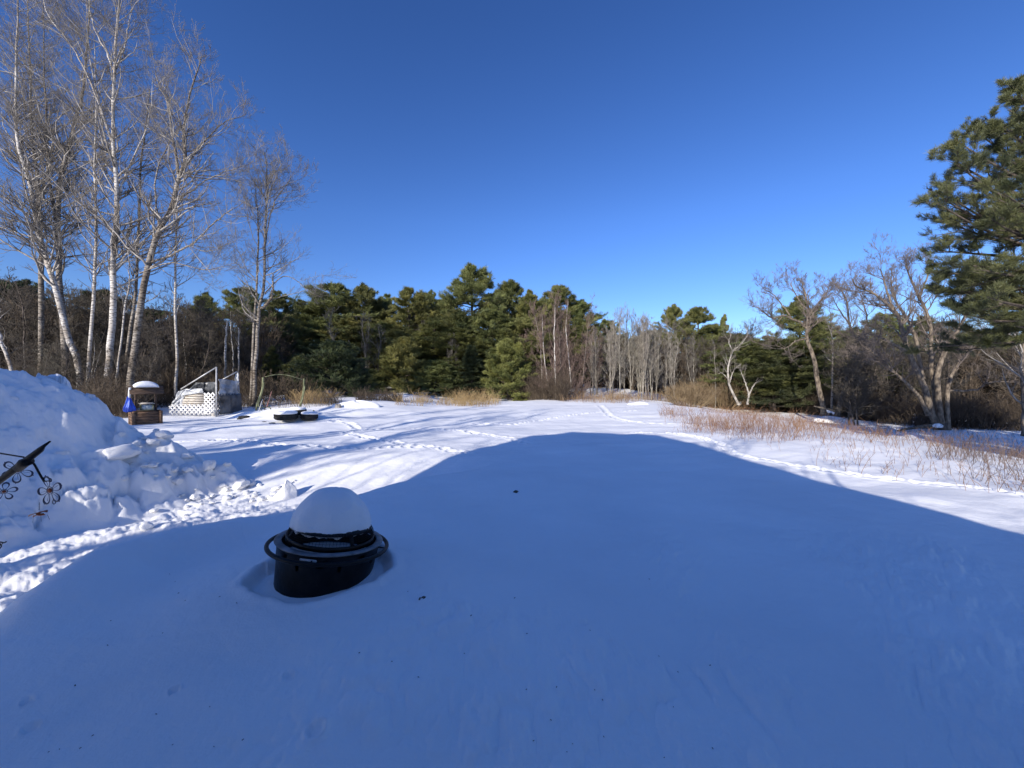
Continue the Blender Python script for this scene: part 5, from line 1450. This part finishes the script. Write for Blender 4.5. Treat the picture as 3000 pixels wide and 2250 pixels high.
# ------------------------------------------------------------------ black garden wind ornament at the left edge
def ornament():
    Z = 3.0
    foot = at(-540, 1820, Z + .2)
    e = empty('garden_ornament', tuple(foot))
    tag(e, 'leaning black metal garden stake with flower outlines and a dangling orange insect', 'garden ornament')
    L = lambda px, py, dz=0.0: tuple(at(px, py, Z + dz) - foot)
    MB().tube([(0, 0, -.1), L(0, 1408), L(60, 1362), L(118, 1318), L(128, 1307), L(147, 1293)], [.022, .022, .026, .021, .012, .006], 12).build('stake', M['black_steel'], e, True)
    MB().tube([L(52, 1374), L(70, 1356), L(88, 1350)], [.030, .036, .030], 12).build('collar', M['black_steel'], e, True)
    MB().tube([L(-60, 1318), L(0, 1328), L(55, 1337), L(70, 1340), L(75, 1349)], .006, 8, n=24).build('arm', M['black_steel'], e, True)
    MB().tube([L(84, 1360), L(92, 1356), L(100, 1360), L(118, 1392), L(130, 1411)], .007, 8, n=24).build('arm', M['black_steel'], e, True)
    def flower(cx, cy, R, angs, dz, yaw, wires=True):
        fl = empty('flower', L(cx, cy, dz)); fl.parent = e; fl.rotation_euler = (0, 0, yaw)
        u = Z / F
        for a in angs:
            a = radians(a); r0, r1 = R * .25 * u, R * u; wd = R * .30 * u
            pts = []
            for q in np.linspace(0, 2 * pi, 26, endpoint=False):
                t = (1 - cos(q)) / 2; s_ = sin(q) * wd * (0.55 + .5 * t)
                rad = r0 + (r1 - r0) * t
                pts.append((rad * cos(a) - s_ * sin(a), 0.0, rad * sin(a) + s_ * cos(a)))
            thick = [.0016 + .0050 * ((1 - cos(q)) / 2) ** 2 for q in np.linspace(0, 2 * pi, 26, endpoint=False)]
            MB().tube(pts, thick, 8, True).build('petal', M['blue_black'], fl, True)
            if wires:
                MB().tube([(r0 * cos(a), 0, r0 * sin(a)), (r1 * .8 * cos(a + .1), 0.002, r1 * .8 * sin(a + .1))], .0012, 5).build('wire', M['blue_black'], fl)
                MB().tube([(r1 * cos(a), 0, r1 * sin(a)), (r1 * 1.12 * cos(a - .05), 0, r1 * 1.12 * sin(a - .05))], [.006, .0015], 8).build('petal_tip', M['blue_black'], fl, True)
        c = MB().lathe([(0, .008), (R * .13 * u, .007), (R * .18 * u, 0), (R * .13 * u, -.007), (0, -.008)], 20).build('centre', M['orange'], fl, True); c.rotation_euler = (pi / 2, 0, 0)
        MB().tube([(R * .25 * u * cos(q), 0, R * .25 * u * sin(q)) for q in np.linspace(0, 2 * pi, 24, endpoint=False)], .0030, 8, True).build('centre_ring', M['rim_steel'], fl, True)
        return fl
    flower(146, 1437, 42, (113, 24, -40, -113, 187), 0, -.15)
    flower(52, 1378, 36, (140, 60, -25, -95, 205), .06, .3, True)
    flower(12, 1440, 26, (150, 80, 10, -60, -130), .10, .6, False)
    MB().tube([L(133, 1411), L(141, 1409), L(149, 1411), L(149, 1404), L(143, 1401)], .0045, 8, n=20).build('hook', M['blue_black'], e, True)
    MB().tube([L(157, 1462), L(154, 1472), L(158, 1477), L(163, 1472), L(160, 1467)], .003, 6, n=20).build('curl', M['blue_black'], e, True)
    ch = MB()
    for k in range(6):
        y = 1474 + k * 3.6
        ch.tube([L(115 + 1.2 * cos(q) * (1 if k % 2 else .3), y + 2.2 * sin(q), .001 * (k % 2) * cos(q)) for q in np.linspace(0, 2 * pi, 10, endpoint=False)], .0011, 5, True)
    ch.build('chain', M['blue_black'], e)
    ins = empty('dangling_insect', L(115, 1506)); ins.parent = e
    u = Z / F
    MB().tube([(-6 * u, -.004, 4 * u), (0, -.008, 0), (10 * u, -.006, -1 * u), (17 * u, 0, -2 * u)], [.004, .009, .008, .003], 10, n=16).build('body', M['orange'], ins, True)
    for (a, b, c) in [((-27, -6), (-8, 4), (6, 4)), ((-14, -8), (2, 3), (18, 0)), ((4, 2), (18, 10), (28, 7))]:
        MB().sheet(lambda s, t, a=a, b=b, c=c: ((a[0] + (c[0] - a[0]) * s) * u, (t - .5) * .05 * sin(pi * min(max(s, .03), .97)) - .01, ((1 - s) ** 2 * a[1] + 2 * s * (1 - s) * b[1] * 1.6 + s * s * c[1]) * u), 10, 5, .003).build('wing', M['orange'], ins, True)
    for (x0, x1, y1) in [(-17, -19, -26), (4, 6, -22), (24, 30, -16)]:
        MB().tube([(x0 * u, 0, -2 * u), (x1 * u, 0, y1 * u)], .0011, 5).build('leg', M['blue_black'], ins)
    # small dark metal ornament low at the very edge
    e2 = empty('garden_stake', tuple(at(2, 1600, 3.1)))
    tag(e2, 'small black metal curl sticking out of the snow at the very left edge', 'garden ornament')
    a0 = at(2, 1600, 3.1)
    q = lambda px, py: tuple(at(px, py, 3.1) - a0)
    MB().tube([q(-30, 1585), q(0, 1588), q(12, 1590), q(18, 1587)], .005, 8, n=14).build('rod', M['black_steel'], e2, True)
    MB().tube([q(-4, 1589), q(4, 1600), q(-4, 1612), q(-30, 1660)], .004, 8, n=16).build('curl', M['black_steel'], e2, True)
    MB().tube([q(10, 1590), q(2, 1597), q(-8, 1594)], .003, 6, n=10).build('curl', M['black_steel'], e2, True)
ornament()

# ------------------------------------------------------------------ wooden wishing well planter
def well():
    X, Y = (427 - 1500) / F * 16.0, 16.0
    z0 = float(H0(X, Y)) - .03
    th = radians(56)
    e = empty('wishing_well', (X, Y, z0), th)
    tag(e, 'brown wooden wishing well planter with a plank roof', 'wishing well')
    w, d, h = .92, .60, .62
    for (x, y) in ((-1, -1), (1, -1), (1, 1), (-1, 1)):
        MB().box((x * (w / 2 - .045), y * (d / 2 - .045), h / 2), (.10, .10, h), bev=.006).build('corner_post', M['wood_warm'], e)
    fr = MB()
    for k in range(5): fr.box((0, -d / 2 + .025, .07 + k * .118), (w - .2, .03, .108), bev=.004)
    fr.build('front_boards', M['wood_warm'], e)
    fr = MB()
    for k in range(5): fr.box((0, d / 2 - .025, .07 + k * .118), (w - .2, .03, .108), bev=.004)
    fr.build('back_boards', M['wood_warm'], e)
    for s in (-1, 1):
        fr = MB()
        for k in range(5): fr.box((s * (w / 2 - .025), 0, .07 + k * .118), (.03, d - .2, .108), bev=.004)
        fr.build('side_boards', M['wood_warm'], e)
    MB().box((0, 0, h + .012), (w - .09, d - .09, .02)).build('top_board', M['wood_old'], e)
    for s in (-1, 1): MB().box((s * .31, 0, h + .42), (.06, .08, .84), bev=.005).build('roof_post', M['wood_old'], e)
    for s in (-1, 1):
        rf = MB()
        for k in range(3):
            t0 = k / 3 + .02; t1 = (k + 1) / 3
            a = Vector((0, s * (.03 + .22 * t0), 1.66 - .34 * t0)); b = Vector((0, s * (.03 + .22 * t1), 1.66 - .34 * t1))
            n_ = Vector((0, s * .34, .22)).normalized() * .012
            c = (a + b) / 2; L_ = (b - a).length
            rot = Matrix.Rotation(s * -radians(57), 3, 'X')
            rf.box(c, (1.06, L_ * .97, .022), rot, .003)
        rf.build('roof_slope', M['wood_old'], e)
    # snow on the roof
    sn = MB(); sn.sheet(lambda s, t: ((s - .5) * .78 * (0.93 + .07 * sin(pi * t)), (t - .5) * .46, 1.60 + .24 * (max(0, sin(pi * s)) ** .45) * (max(0, sin(pi * t)) ** .6)), 28, 14, .03)
    o = sn.build('snow_mound', M['snow'], None, True); o.location = (X, Y, z0); o.rotation_euler = (0, 0, th)
    tag(o, 'smooth cushion of snow on the roof of the wishing well', 'snow cap')
    # lantern standing on the planter
    R = Matrix.Rotation(th, 3, 'Z')
    def wp(x, y, z): return Vector((X, Y, z0)) + R @ Vector((x, y, z))
    l = empty('lantern', wp(.02, -.05, h + .025), th - .1)
    tag(l, 'square lantern with frosted panes standing on the wishing well', 'lantern')
    for (x, y) in ((-1, -1), (1, -1), (1, 1), (-1, 1)): MB().box((x * .185, y * .12, .13), (.022, .022, .26)).build('frame_post', M['olive_metal'], l)
    MB().box((0, 0, .01), (.42, .28, .03), bev=.004).build('base', M['olive_metal'], l)
    MB().box((0, 0, .125), (.345, .215, .20)).build('glass', M['glass_dirty'], l)
    r = MB(); r.box((0, 0, .275), (.46, .32, .03), bev=.004); r.box((0, 0, .305), (.36, .24, .03), bev=.004); r.build('lid', M['wood_pale'], l)
    # blue bag tied to the roof's left end
    b = empty('plastic_bag', wp(-.52, -.12, 1.55), th)
    tag(b, 'bright blue plastic bag hanging from the left end of the well roof', 'bag')
    def bag(s, t):
        a = 2 * pi * s; w_ = .035 + .115 * ss(np.array(t * 1.25)) + .01 * sin(9 * t)
        rr = w_ * (1 + .22 * sin(4 * a + 3 * t) + .10 * sin(9 * a + 8 * t))
        return (rr * cos(a) - .02 + .05 * t, rr * .55 * sin(a), -.32 - .62 * t + .02 * sin(3 * a) * t)
    MB().sheet(bag, 49, 14, .003).build('bag_body', M['blue_bag'], b, True)
    MB().sheet(lambda s, t: (.02 + (.035 + .03 * s * (1 - s)) * cos(2 * pi * t) - .02 * s, .03 * sin(2 * pi * t), .04 - .42 * s), 12, 14, .004).build('white_tie', M['white_paint'], b, True)
well()

# ------------------------------------------------------------------ collapsed lattice enclosure with plastic sheeting
def enclosure():
    Z = 21.0; P0 = np.array([(634 - 1500) / F * Z, Z, 0.0]); P0[2] = float(H0(P0[0], P0[1])) - .02
    e = empty('garden_enclosure', tuple(P0))
    tag(e, 'tumbledown enclosure of white lattice, pale boards and torn plastic sheeting', 'enclosure')
    u = Z / F
    def L(px, py, dz=0.0): return np.array(at(px, py, Z + dz)) - P0
    MB().tube([(0, 0, -.1), (0, 0, L(634, 1075)[2])], .035, 10).build('post', M['grey_metal'], e, True)
    MB().tube([L(634, 1076), L(530, 1140)], .032, 10).build('rafter', M['grey_metal'], e, True)
    MB().tube([(0, 1.85, -.1), L(697, 1092, 1.85)], .03, 10).build('post', M['grey_metal'], e, True)
    MB().tube([L(694, 1089, 1.85), L(652, 1112, 1.2)], .03, 10).build('rafter', M['grey_metal'], e, True)
    MB().tube([L(498, 1192, .2), L(540, 1142, .2)], .025, 8).build('prop', M['grey_metal'], e, True)
    def lattice(o, ud, W, Hh, sp, sw, th, top=None):
        """diagonal slats in the plane through o spanned by ud and z"""
        ud = np.array(ud, float); zd = np.array([0, 0, 1.0]); nd = np.cross(ud, zd)
        mb = MB()
        for sgn, off in ((1, 0.0), (-1, th * 1.05)):
            c = -Hh if sgn > 0 else 0
            s = c
            while s < W + (0 if sgn > 0 else Hh):
                # line: x = s + sgn*y
                y0, y1 = 0.0, Hh
                xa, xb = s, s + sgn * Hh
                ta, tb = 0.0, 1.0
                dx = xb - xa
                lo, hi = sorted(((0 - xa) / dx, (W - xa) / dx)); ta = max(ta, lo); tb = min(tb, hi)
                if tb - ta > .03:
                    A = np.array(o) + ud * (xa + dx * ta) + zd * Hh * ta + nd * off; B = np.array(o) + ud * (xa + dx * tb) + zd * Hh * tb + nd * off
                    mid = Vector((A + B) / 2); dv = Vector(B - A)
                    xax = dv.normalized(); yax = Vector(nd).normalized(); zax = xax.cross(yax)
                    rot = Matrix((xax, yax, zax)).transposed()
                    mb.box(mid, (dv.length, th, sw), rot)
                s += sp
        return mb
    gz = 0.02
    lattice((L(497, 1200)[0], -.02, gz), (1, 0, 0), 1.93, .56, .235, .075, .014).build('lattice_panel', M['white_paint'], e)
    lattice((L(601, 1200)[0], -.05, gz), (1, 0, 0), .60, 1.20, .235, .075, .014).build('lattice_panel', M['white_paint'], e)
    lattice((.03, .03, gz), (0, 1, 0), 1.8, 1.12, .235, .06, .014).build('dark_lattice_panel', M['lattice_dark'], e)
    # sheet behind the dark lattice and inside
    rg = np.random.default_rng(3)
    def sheet(name, corners, m_, amp=.06, seed=0, n=(26, 20)):
        A, B, C, D = [np.array(c) for c in corners]      # A-B bottom, D-C top
        def fn(s, t):
            p = (A * (1 - s) + B * s) * (1 - t) + (D * (1 - s) + C * s) * t
            q = vn3(np.array([s * 4 + seed]), np.array([t * 4]), np.array([.5]), seed)[0]; q2 = vn3(np.array([s * 11 + seed]), np.array([t * 5]), np.array([.5]), seed + 1)[0]
            nd = np.cross(B - A, D - A); nd = nd / np.linalg.norm(nd)
            return tuple(p + nd * (q * amp * 3 + q2 * amp * 1.6) + np.array([0, 0, amp * .8 * q2 * (1 if t > .9 else 0)]))
        MB().sheet(fn, n[0], n[1], .006).build(name, m_, e, True)
    sheet('dark_sheet', [(.12, .1, .03), (.12, 1.8, .03), (.12, 1.75, 1.1), (.12, .1, 1.05)], M['tarp_dark'], .03, 3)
    sheet('dark_sheet', [L(600, 1160, .5), L(636, 1150, .5), L(634, 1118, .3), L(578, 1122, .3)], M['tarp_dark'], .05, 4)
    sheet('dark_sheet', [L(545, 1150, .4), L(600, 1155, .5), L(600, 1122, .3), L(572, 1122, .2)], M['tarp_dark'], .05, 5)
    sheet('silver_sheet', [L(640, 1162, .35), L(700, 1166, 1.8), L(698, 1116, 1.8), L(640, 1110, .35)], M['tarp_silver'], .06, 6)
    sheet('silver_sheet', [L(500, 1192, .25), L(536, 1188, .25), L(548, 1142, .2), L(520, 1146, .2)], M['tarp_silver'], .07, 7)
    sheet('silver_sheet', [L(530, 1160, .16), L(598, 1150, .16), L(592, 1138, .3), L(540, 1140, .3)], M['tarp_silver'], .04, 8)
    sheet('silver_sheet', [L(686, 1122, 1.8), L(700, 1122, 1.8), L(698, 1092, 1.8), L(690, 1096, 1.8)], M['tarp_silver'], .04, 9, (10, 10))
    # leaning pale board panel
    bd = MB()
    for k in range(6):
        y0 = 1186 - k * 7.2
        a = L(531 + k * 2.6, y0, .10 + .03 * k); b = L(601, y0 + 1 + k * .3, .10 + .03 * k)
        bd.bar(a, b, .03, .105, .003)
    bd.build('board_panel', M['wood_pale'], e)
    for px in (545, 566, 590): MB().bar(L(px, 1186, .16), L(px + 7, 1147, .32), .06, .03).build('batten', M['wood_old'], e)
    st = MB(); st.lathe([(0, .16), (.06, .15), (.11, .08), (.12, 0)], 10, wob=lambda a, r, z: (r * (1 + .2 * sin(3 * a)), z)); o = st.build('rock', M['wood_pale'], None, True)
    p = at(627, 1211, 20.8); o.location = (p[0], p[1], float(H0(p[0], p[1])) - .03)
    tag(o, 'small tan rock at the foot of the enclosure\'s corner post', 'rock')
enclosure()

# ------------------------------------------------------------------ old swing frame
def swing():
    Z = 18.9; b0 = at(748, 1217, Z)
    e = empty('swing_frame', tuple(b0))
    tag(e, 'olive green bent tube frame of an old garden swing without its canopy', 'swing frame')
    L = lambda px, py, dz=0.0: tuple(at(px, py, Z + dz) - b0)
    MB().tube([L(771, 1105), L(769, 1138), L(762, 1162), L(753, 1187), L(748, 1225)], .048, 10, n=26).build('upright', M['olive_metal'], e, True)
    MB().tube([L(774, 1120), L(770, 1142), L(763, 1166), L(757, 1184), L(762, 1193), L(782, 1192), L(792, 1196), L(796, 1212), L(796, 1222)], .026, 8, n=30).build('seat_side', M['olive_metal'], e, True)
    MB().tube([L(891, 1109, 1.0), L(889, 1146, 1.0), L(883, 1174, 1.0), L(876, 1202, 1.0)], .045, 10, n=22).build('upright', M['olive_metal'], e, True)
    MB().tube([L(893, 1130, .8), L(891, 1150, .8), L(886, 1170, .8), L(880, 1190, .8), L(884, 1196, .8)], .024, 8, n=22).build('seat_side', M['olive_metal'], e, True)
    MB().tube([L(777, 1104), L(798, 1099, .2), L(818, 1097, .4), L(845, 1100, .6), L(870, 1107, .8), L(886, 1112, 1.0)], .020, 8, n=26).build('top_bar', M['olive_metal'], e, True)
    sl = MB()
    for k in range(5): sl.bar(L(757, 1196 + k * 3.5, .1 * k), L(796, 1203 + k * 3.2, .1 * k), .045, .02)
    sl.build('seat_slats', M['olive_metal'], e)
    MB().tube([L(772, 1170), L(776, 1196), L(768, 1206)], .018, 8, n=12).build('brace', M['wood_warm'], e, True)
    for (p0, p1, r, m_, lab, nm) in [((769, 1170), (750, 1226), .018, M['white_paint'], 'thin white rod leaning against the left foot of the swing frame', 'rod'),
                                     ((796, 1146), (781, 1192), .016, M['pink'], 'faded pink rod standing behind the swing seat', 'rod')]:
        a = at(*p1, Z - .3); t = MB(); t.tube([(0, 0, 0), tuple((at(*p0, Z - .3) - a) * .5 + [.01, 0, 0]), tuple(at(*p0, Z - .3) - a)], [r, r * .8, r * .7], 8)
        o = t.build(nm, m_, None, True); o.location = tuple(a); tag(o, lab, 'rod')
swing()

# ------------------------------------------------------------------ tyres, blocks
def tyre(px, py, Z, wpx, h, label, tilt=(0, 0)):
    c = at(px, py, Z) + np.array([0, 0, .06]); R = wpx / F * Z / 2 * .92
    e = empty('tyre', tuple(c)); e.rotation_euler = (tilt[0], tilt[1], 0); tag(e, label, 'tyre', 'old black tyres heaped under snow')
    pr = [(.62, -.5), (.80, -.52), (.93, -.44), (1.0, -.30), (1.0, .30), (.93, .44), (.80, .52), (.62, .5), (.58, .40), (.60, -.40), (.62, -.5)]
    MB().lathe([(r * R, z * h) for r, z in pr], 56).build('casing', M['rubber'], e, True)
    t = MB()
    for k in range(44):
        a = 2 * pi * k / 44
        for s in (-1, 1):
            t.box((R * 1.005 * cos(a + s * .03), R * 1.005 * sin(a + s * .03), s * h * .16), (.022, R * .085, h * .24), Matrix.Rotation(a, 3, 'Z'))
    t.build('tread', M['rubber'], e)
    s = MB(); s.lathe([(R * .99, h * .36), (R * 1.01, h * .47), (R * .93, h * .60), (R * .75, h * .70), (R * .45, h * .74), (R * .15, h * .70), (0, h * .69)], 50, wob=lambda a, r, z: (r * (1 + .03 * sin(3 * a + px)), z + (.05 * h * sin(2 * a + px) + .05 * h * sin(5 * a)) * (r < R * .98)))
    s.build('snow_cover', M['snow'], e, True)
tyre(838, 1222, 17.3, 66, .32, 'front left tyre of the heap, widest and lowest, snow filled', (.05, .03))
tyre(870, 1210, 18.0, 54, .28, 'tyre lying on top of the two others in the heap', (.03, -.03))
tyre(906, 1223, 17.8, 50, .28, 'right hand tyre of the heap, half buried in snow', (-.03, .05))
for (px, py, Z, w, h_, d_, r_, lab) in [(715, 1225, 18.0, .42, .20, .25, .5, 'larger dark block at the left end of the snow heap before the swing'), (702, 1228, 17.8, .16, .12, .15, .2, 'small dark block touching the larger one left of the swing'),
                                  (773, 1238, 17.0, .18, .09, .12, .3, 'smaller of two dark chips in the snow before the tyres'), (797, 1241, 16.8, .24, .08, .12, .1, 'larger of two dark chips in the snow before the tyres')]:
    c = at(px, py, Z); b = MB(); b.box((0, 0, 0), (w, d_, h_), Matrix.Rotation(r_, 3, 'Z'), .02); b.box((w * .12, -.02, h_ * .3), (w * .6, d_ * .8, h_ * .5), Matrix.Rotation(r_ + .3, 3, 'Z') @ Matrix.Rotation(.15, 3, 'X'), .015)
    o = b.build('block', M['rubber'], None); o.location = tuple(c); tag(o, lab, 'block')
c = at(918, 1207, 18.6); o = MB().tube([(0, 0, -.25), (.02, 0, .02), (.015, 0, .1)], [.06, .05, .02], 8).build('stake', M['olive_metal'], None, True); o.location = tuple(c); tag(o, 'short green stub poking from the snow behind the tyres', 'stake')

# snow heaps and stumps farther out
def heap(px, py, w, h, label, seed, m_=None, dy=.6, name='snow_heap'):
    x, y, z = gp(px, py)
    rg = np.random.default_rng(seed)
    mb = MB(); n = 40; k = 12
    prof = [(w / 2 * cos(t), h * sin(t) ** .9) for t in np.linspace(-.15 if False else 0, pi / 2, k)]
    prof = [(prof[0][0] * 1.05, -.15)] + prof
    mb.lathe(prof, n, wob=lambda a, r, zz: (r * (1 + .16 * sin(2 * a + seed) + .08 * sin(5 * a + seed * 2)) * (1 if abs(cos(a)) > 0 else 1), zz * (1 + .12 * sin(3 * a + seed))))
    o = mb.build(name, m_ or M['snow'], None, True); o.location = (x, y + w * .2, z - .02); o.scale = (1, dy, 1)
    tag(o, label, 'snow heap')
heap(1032, 1195, 2.6, .42, 'low snow covered log heap at the field edge right of the tyres', 1)
heap(2440, 1238, 2.4, .45, 'snow heap at the foot of the crooked willow', 2, dy=.5)
heap(1875, 1186, 1.6, .22, 'snow heap at the feet of the saplings', 3, dy=.5)
def stump(px, py, off, R, h, label, m_, seed, name='stump', lean=(0, 0)):
    x, y, z = gp(px, py)
    c = MB(); c.lathe([(0, h), (R * .7, h * .98), (R * .85, h * .8), (R * .9, h * .4), (R * 1.25, -.1)], 20, wob=lambda a, r, zz: (r * (1 + .15 * sin(3 * a + seed) + .08 * sin(7 * a)), zz * (1 + .12 * sin(2 * a + seed))))
    o = c.build(name, m_, None, True); o.location = (x, y + off, z); o.rotation_euler = (lean[0], lean[1], 0); tag(o, label, 'stump')
stump(992, 1196, -.1, .17, .25, 'small tan stump at the left end of the snow covered log heap', M['bark_snag'], 1)
stump(2432, 1226, .2, .5, .6, 'dark broken stump with snow between the two willows', M['bark_dark'], 2)
stump(2740, 1262, -.3, .3, .5, 'dark stump at the foot of the largest willow', M['bark_dark'], 3)
def log(p0, p1, Z, r, label, m_, name='log'):
    a = at(*p0, Z); b = at(*p1, Z)
    L_ = b - a
    o = MB().tube([(0, 0, 0), tuple(L_ * .3 + [0, 0, .04]), tuple(L_ * .7 + [0, .1, .02]), tuple(L_)], [r, r * .9, r * .7, r * .4], 8, n=12).build(name, m_, None, True)
    o.location = tuple(a); tag(o, label, 'log')
log((2745, 1246), (2630, 1262), 24.5, .12, 'fallen limb lying left of the largest willow\'s foot', M['bark_willow'])
log((2450, 1206), (2385, 1190), 29, .09, 'broken branch resting against the stump between the willows', M['bark_dark'])
log((1310, 1191), (1345, 1196), 33, .07, 'short pale log in the snow before the yellow grass', M['bark_snag'])
for (px, py, w, h, lab, sd) in [(2427, 1207, .7, .35, 'white snow cap on the stump between the willows, left of two', 11), (2446, 1212, .5, .3, 'white snow cap right beside the stump between the willows', 12), (2165, 1182, .6, .8, 'snow clinging to the foot of the dead tree', 13), (2748, 1250, .5, .25, 'snow lump on the stump at the largest willow\'s foot', 14)]:
    x, y, z = gp(px, py + 22)
    p = at(px, py, y)
    o = MB().lathe([(0, h * .8), (w * .25, h * .7), (w * .45, h * .3), (w * .4, -h * .15), (0, -h * .3)], 20, wob=lambda a, r, zz: (r * (1 + .2 * sin(2 * a + sd) + .1 * sin(5 * a)), zz)).build('snow_mound', M['snow'], None, True)
    o.location = tuple(p); tag(o, lab, 'snow cap')
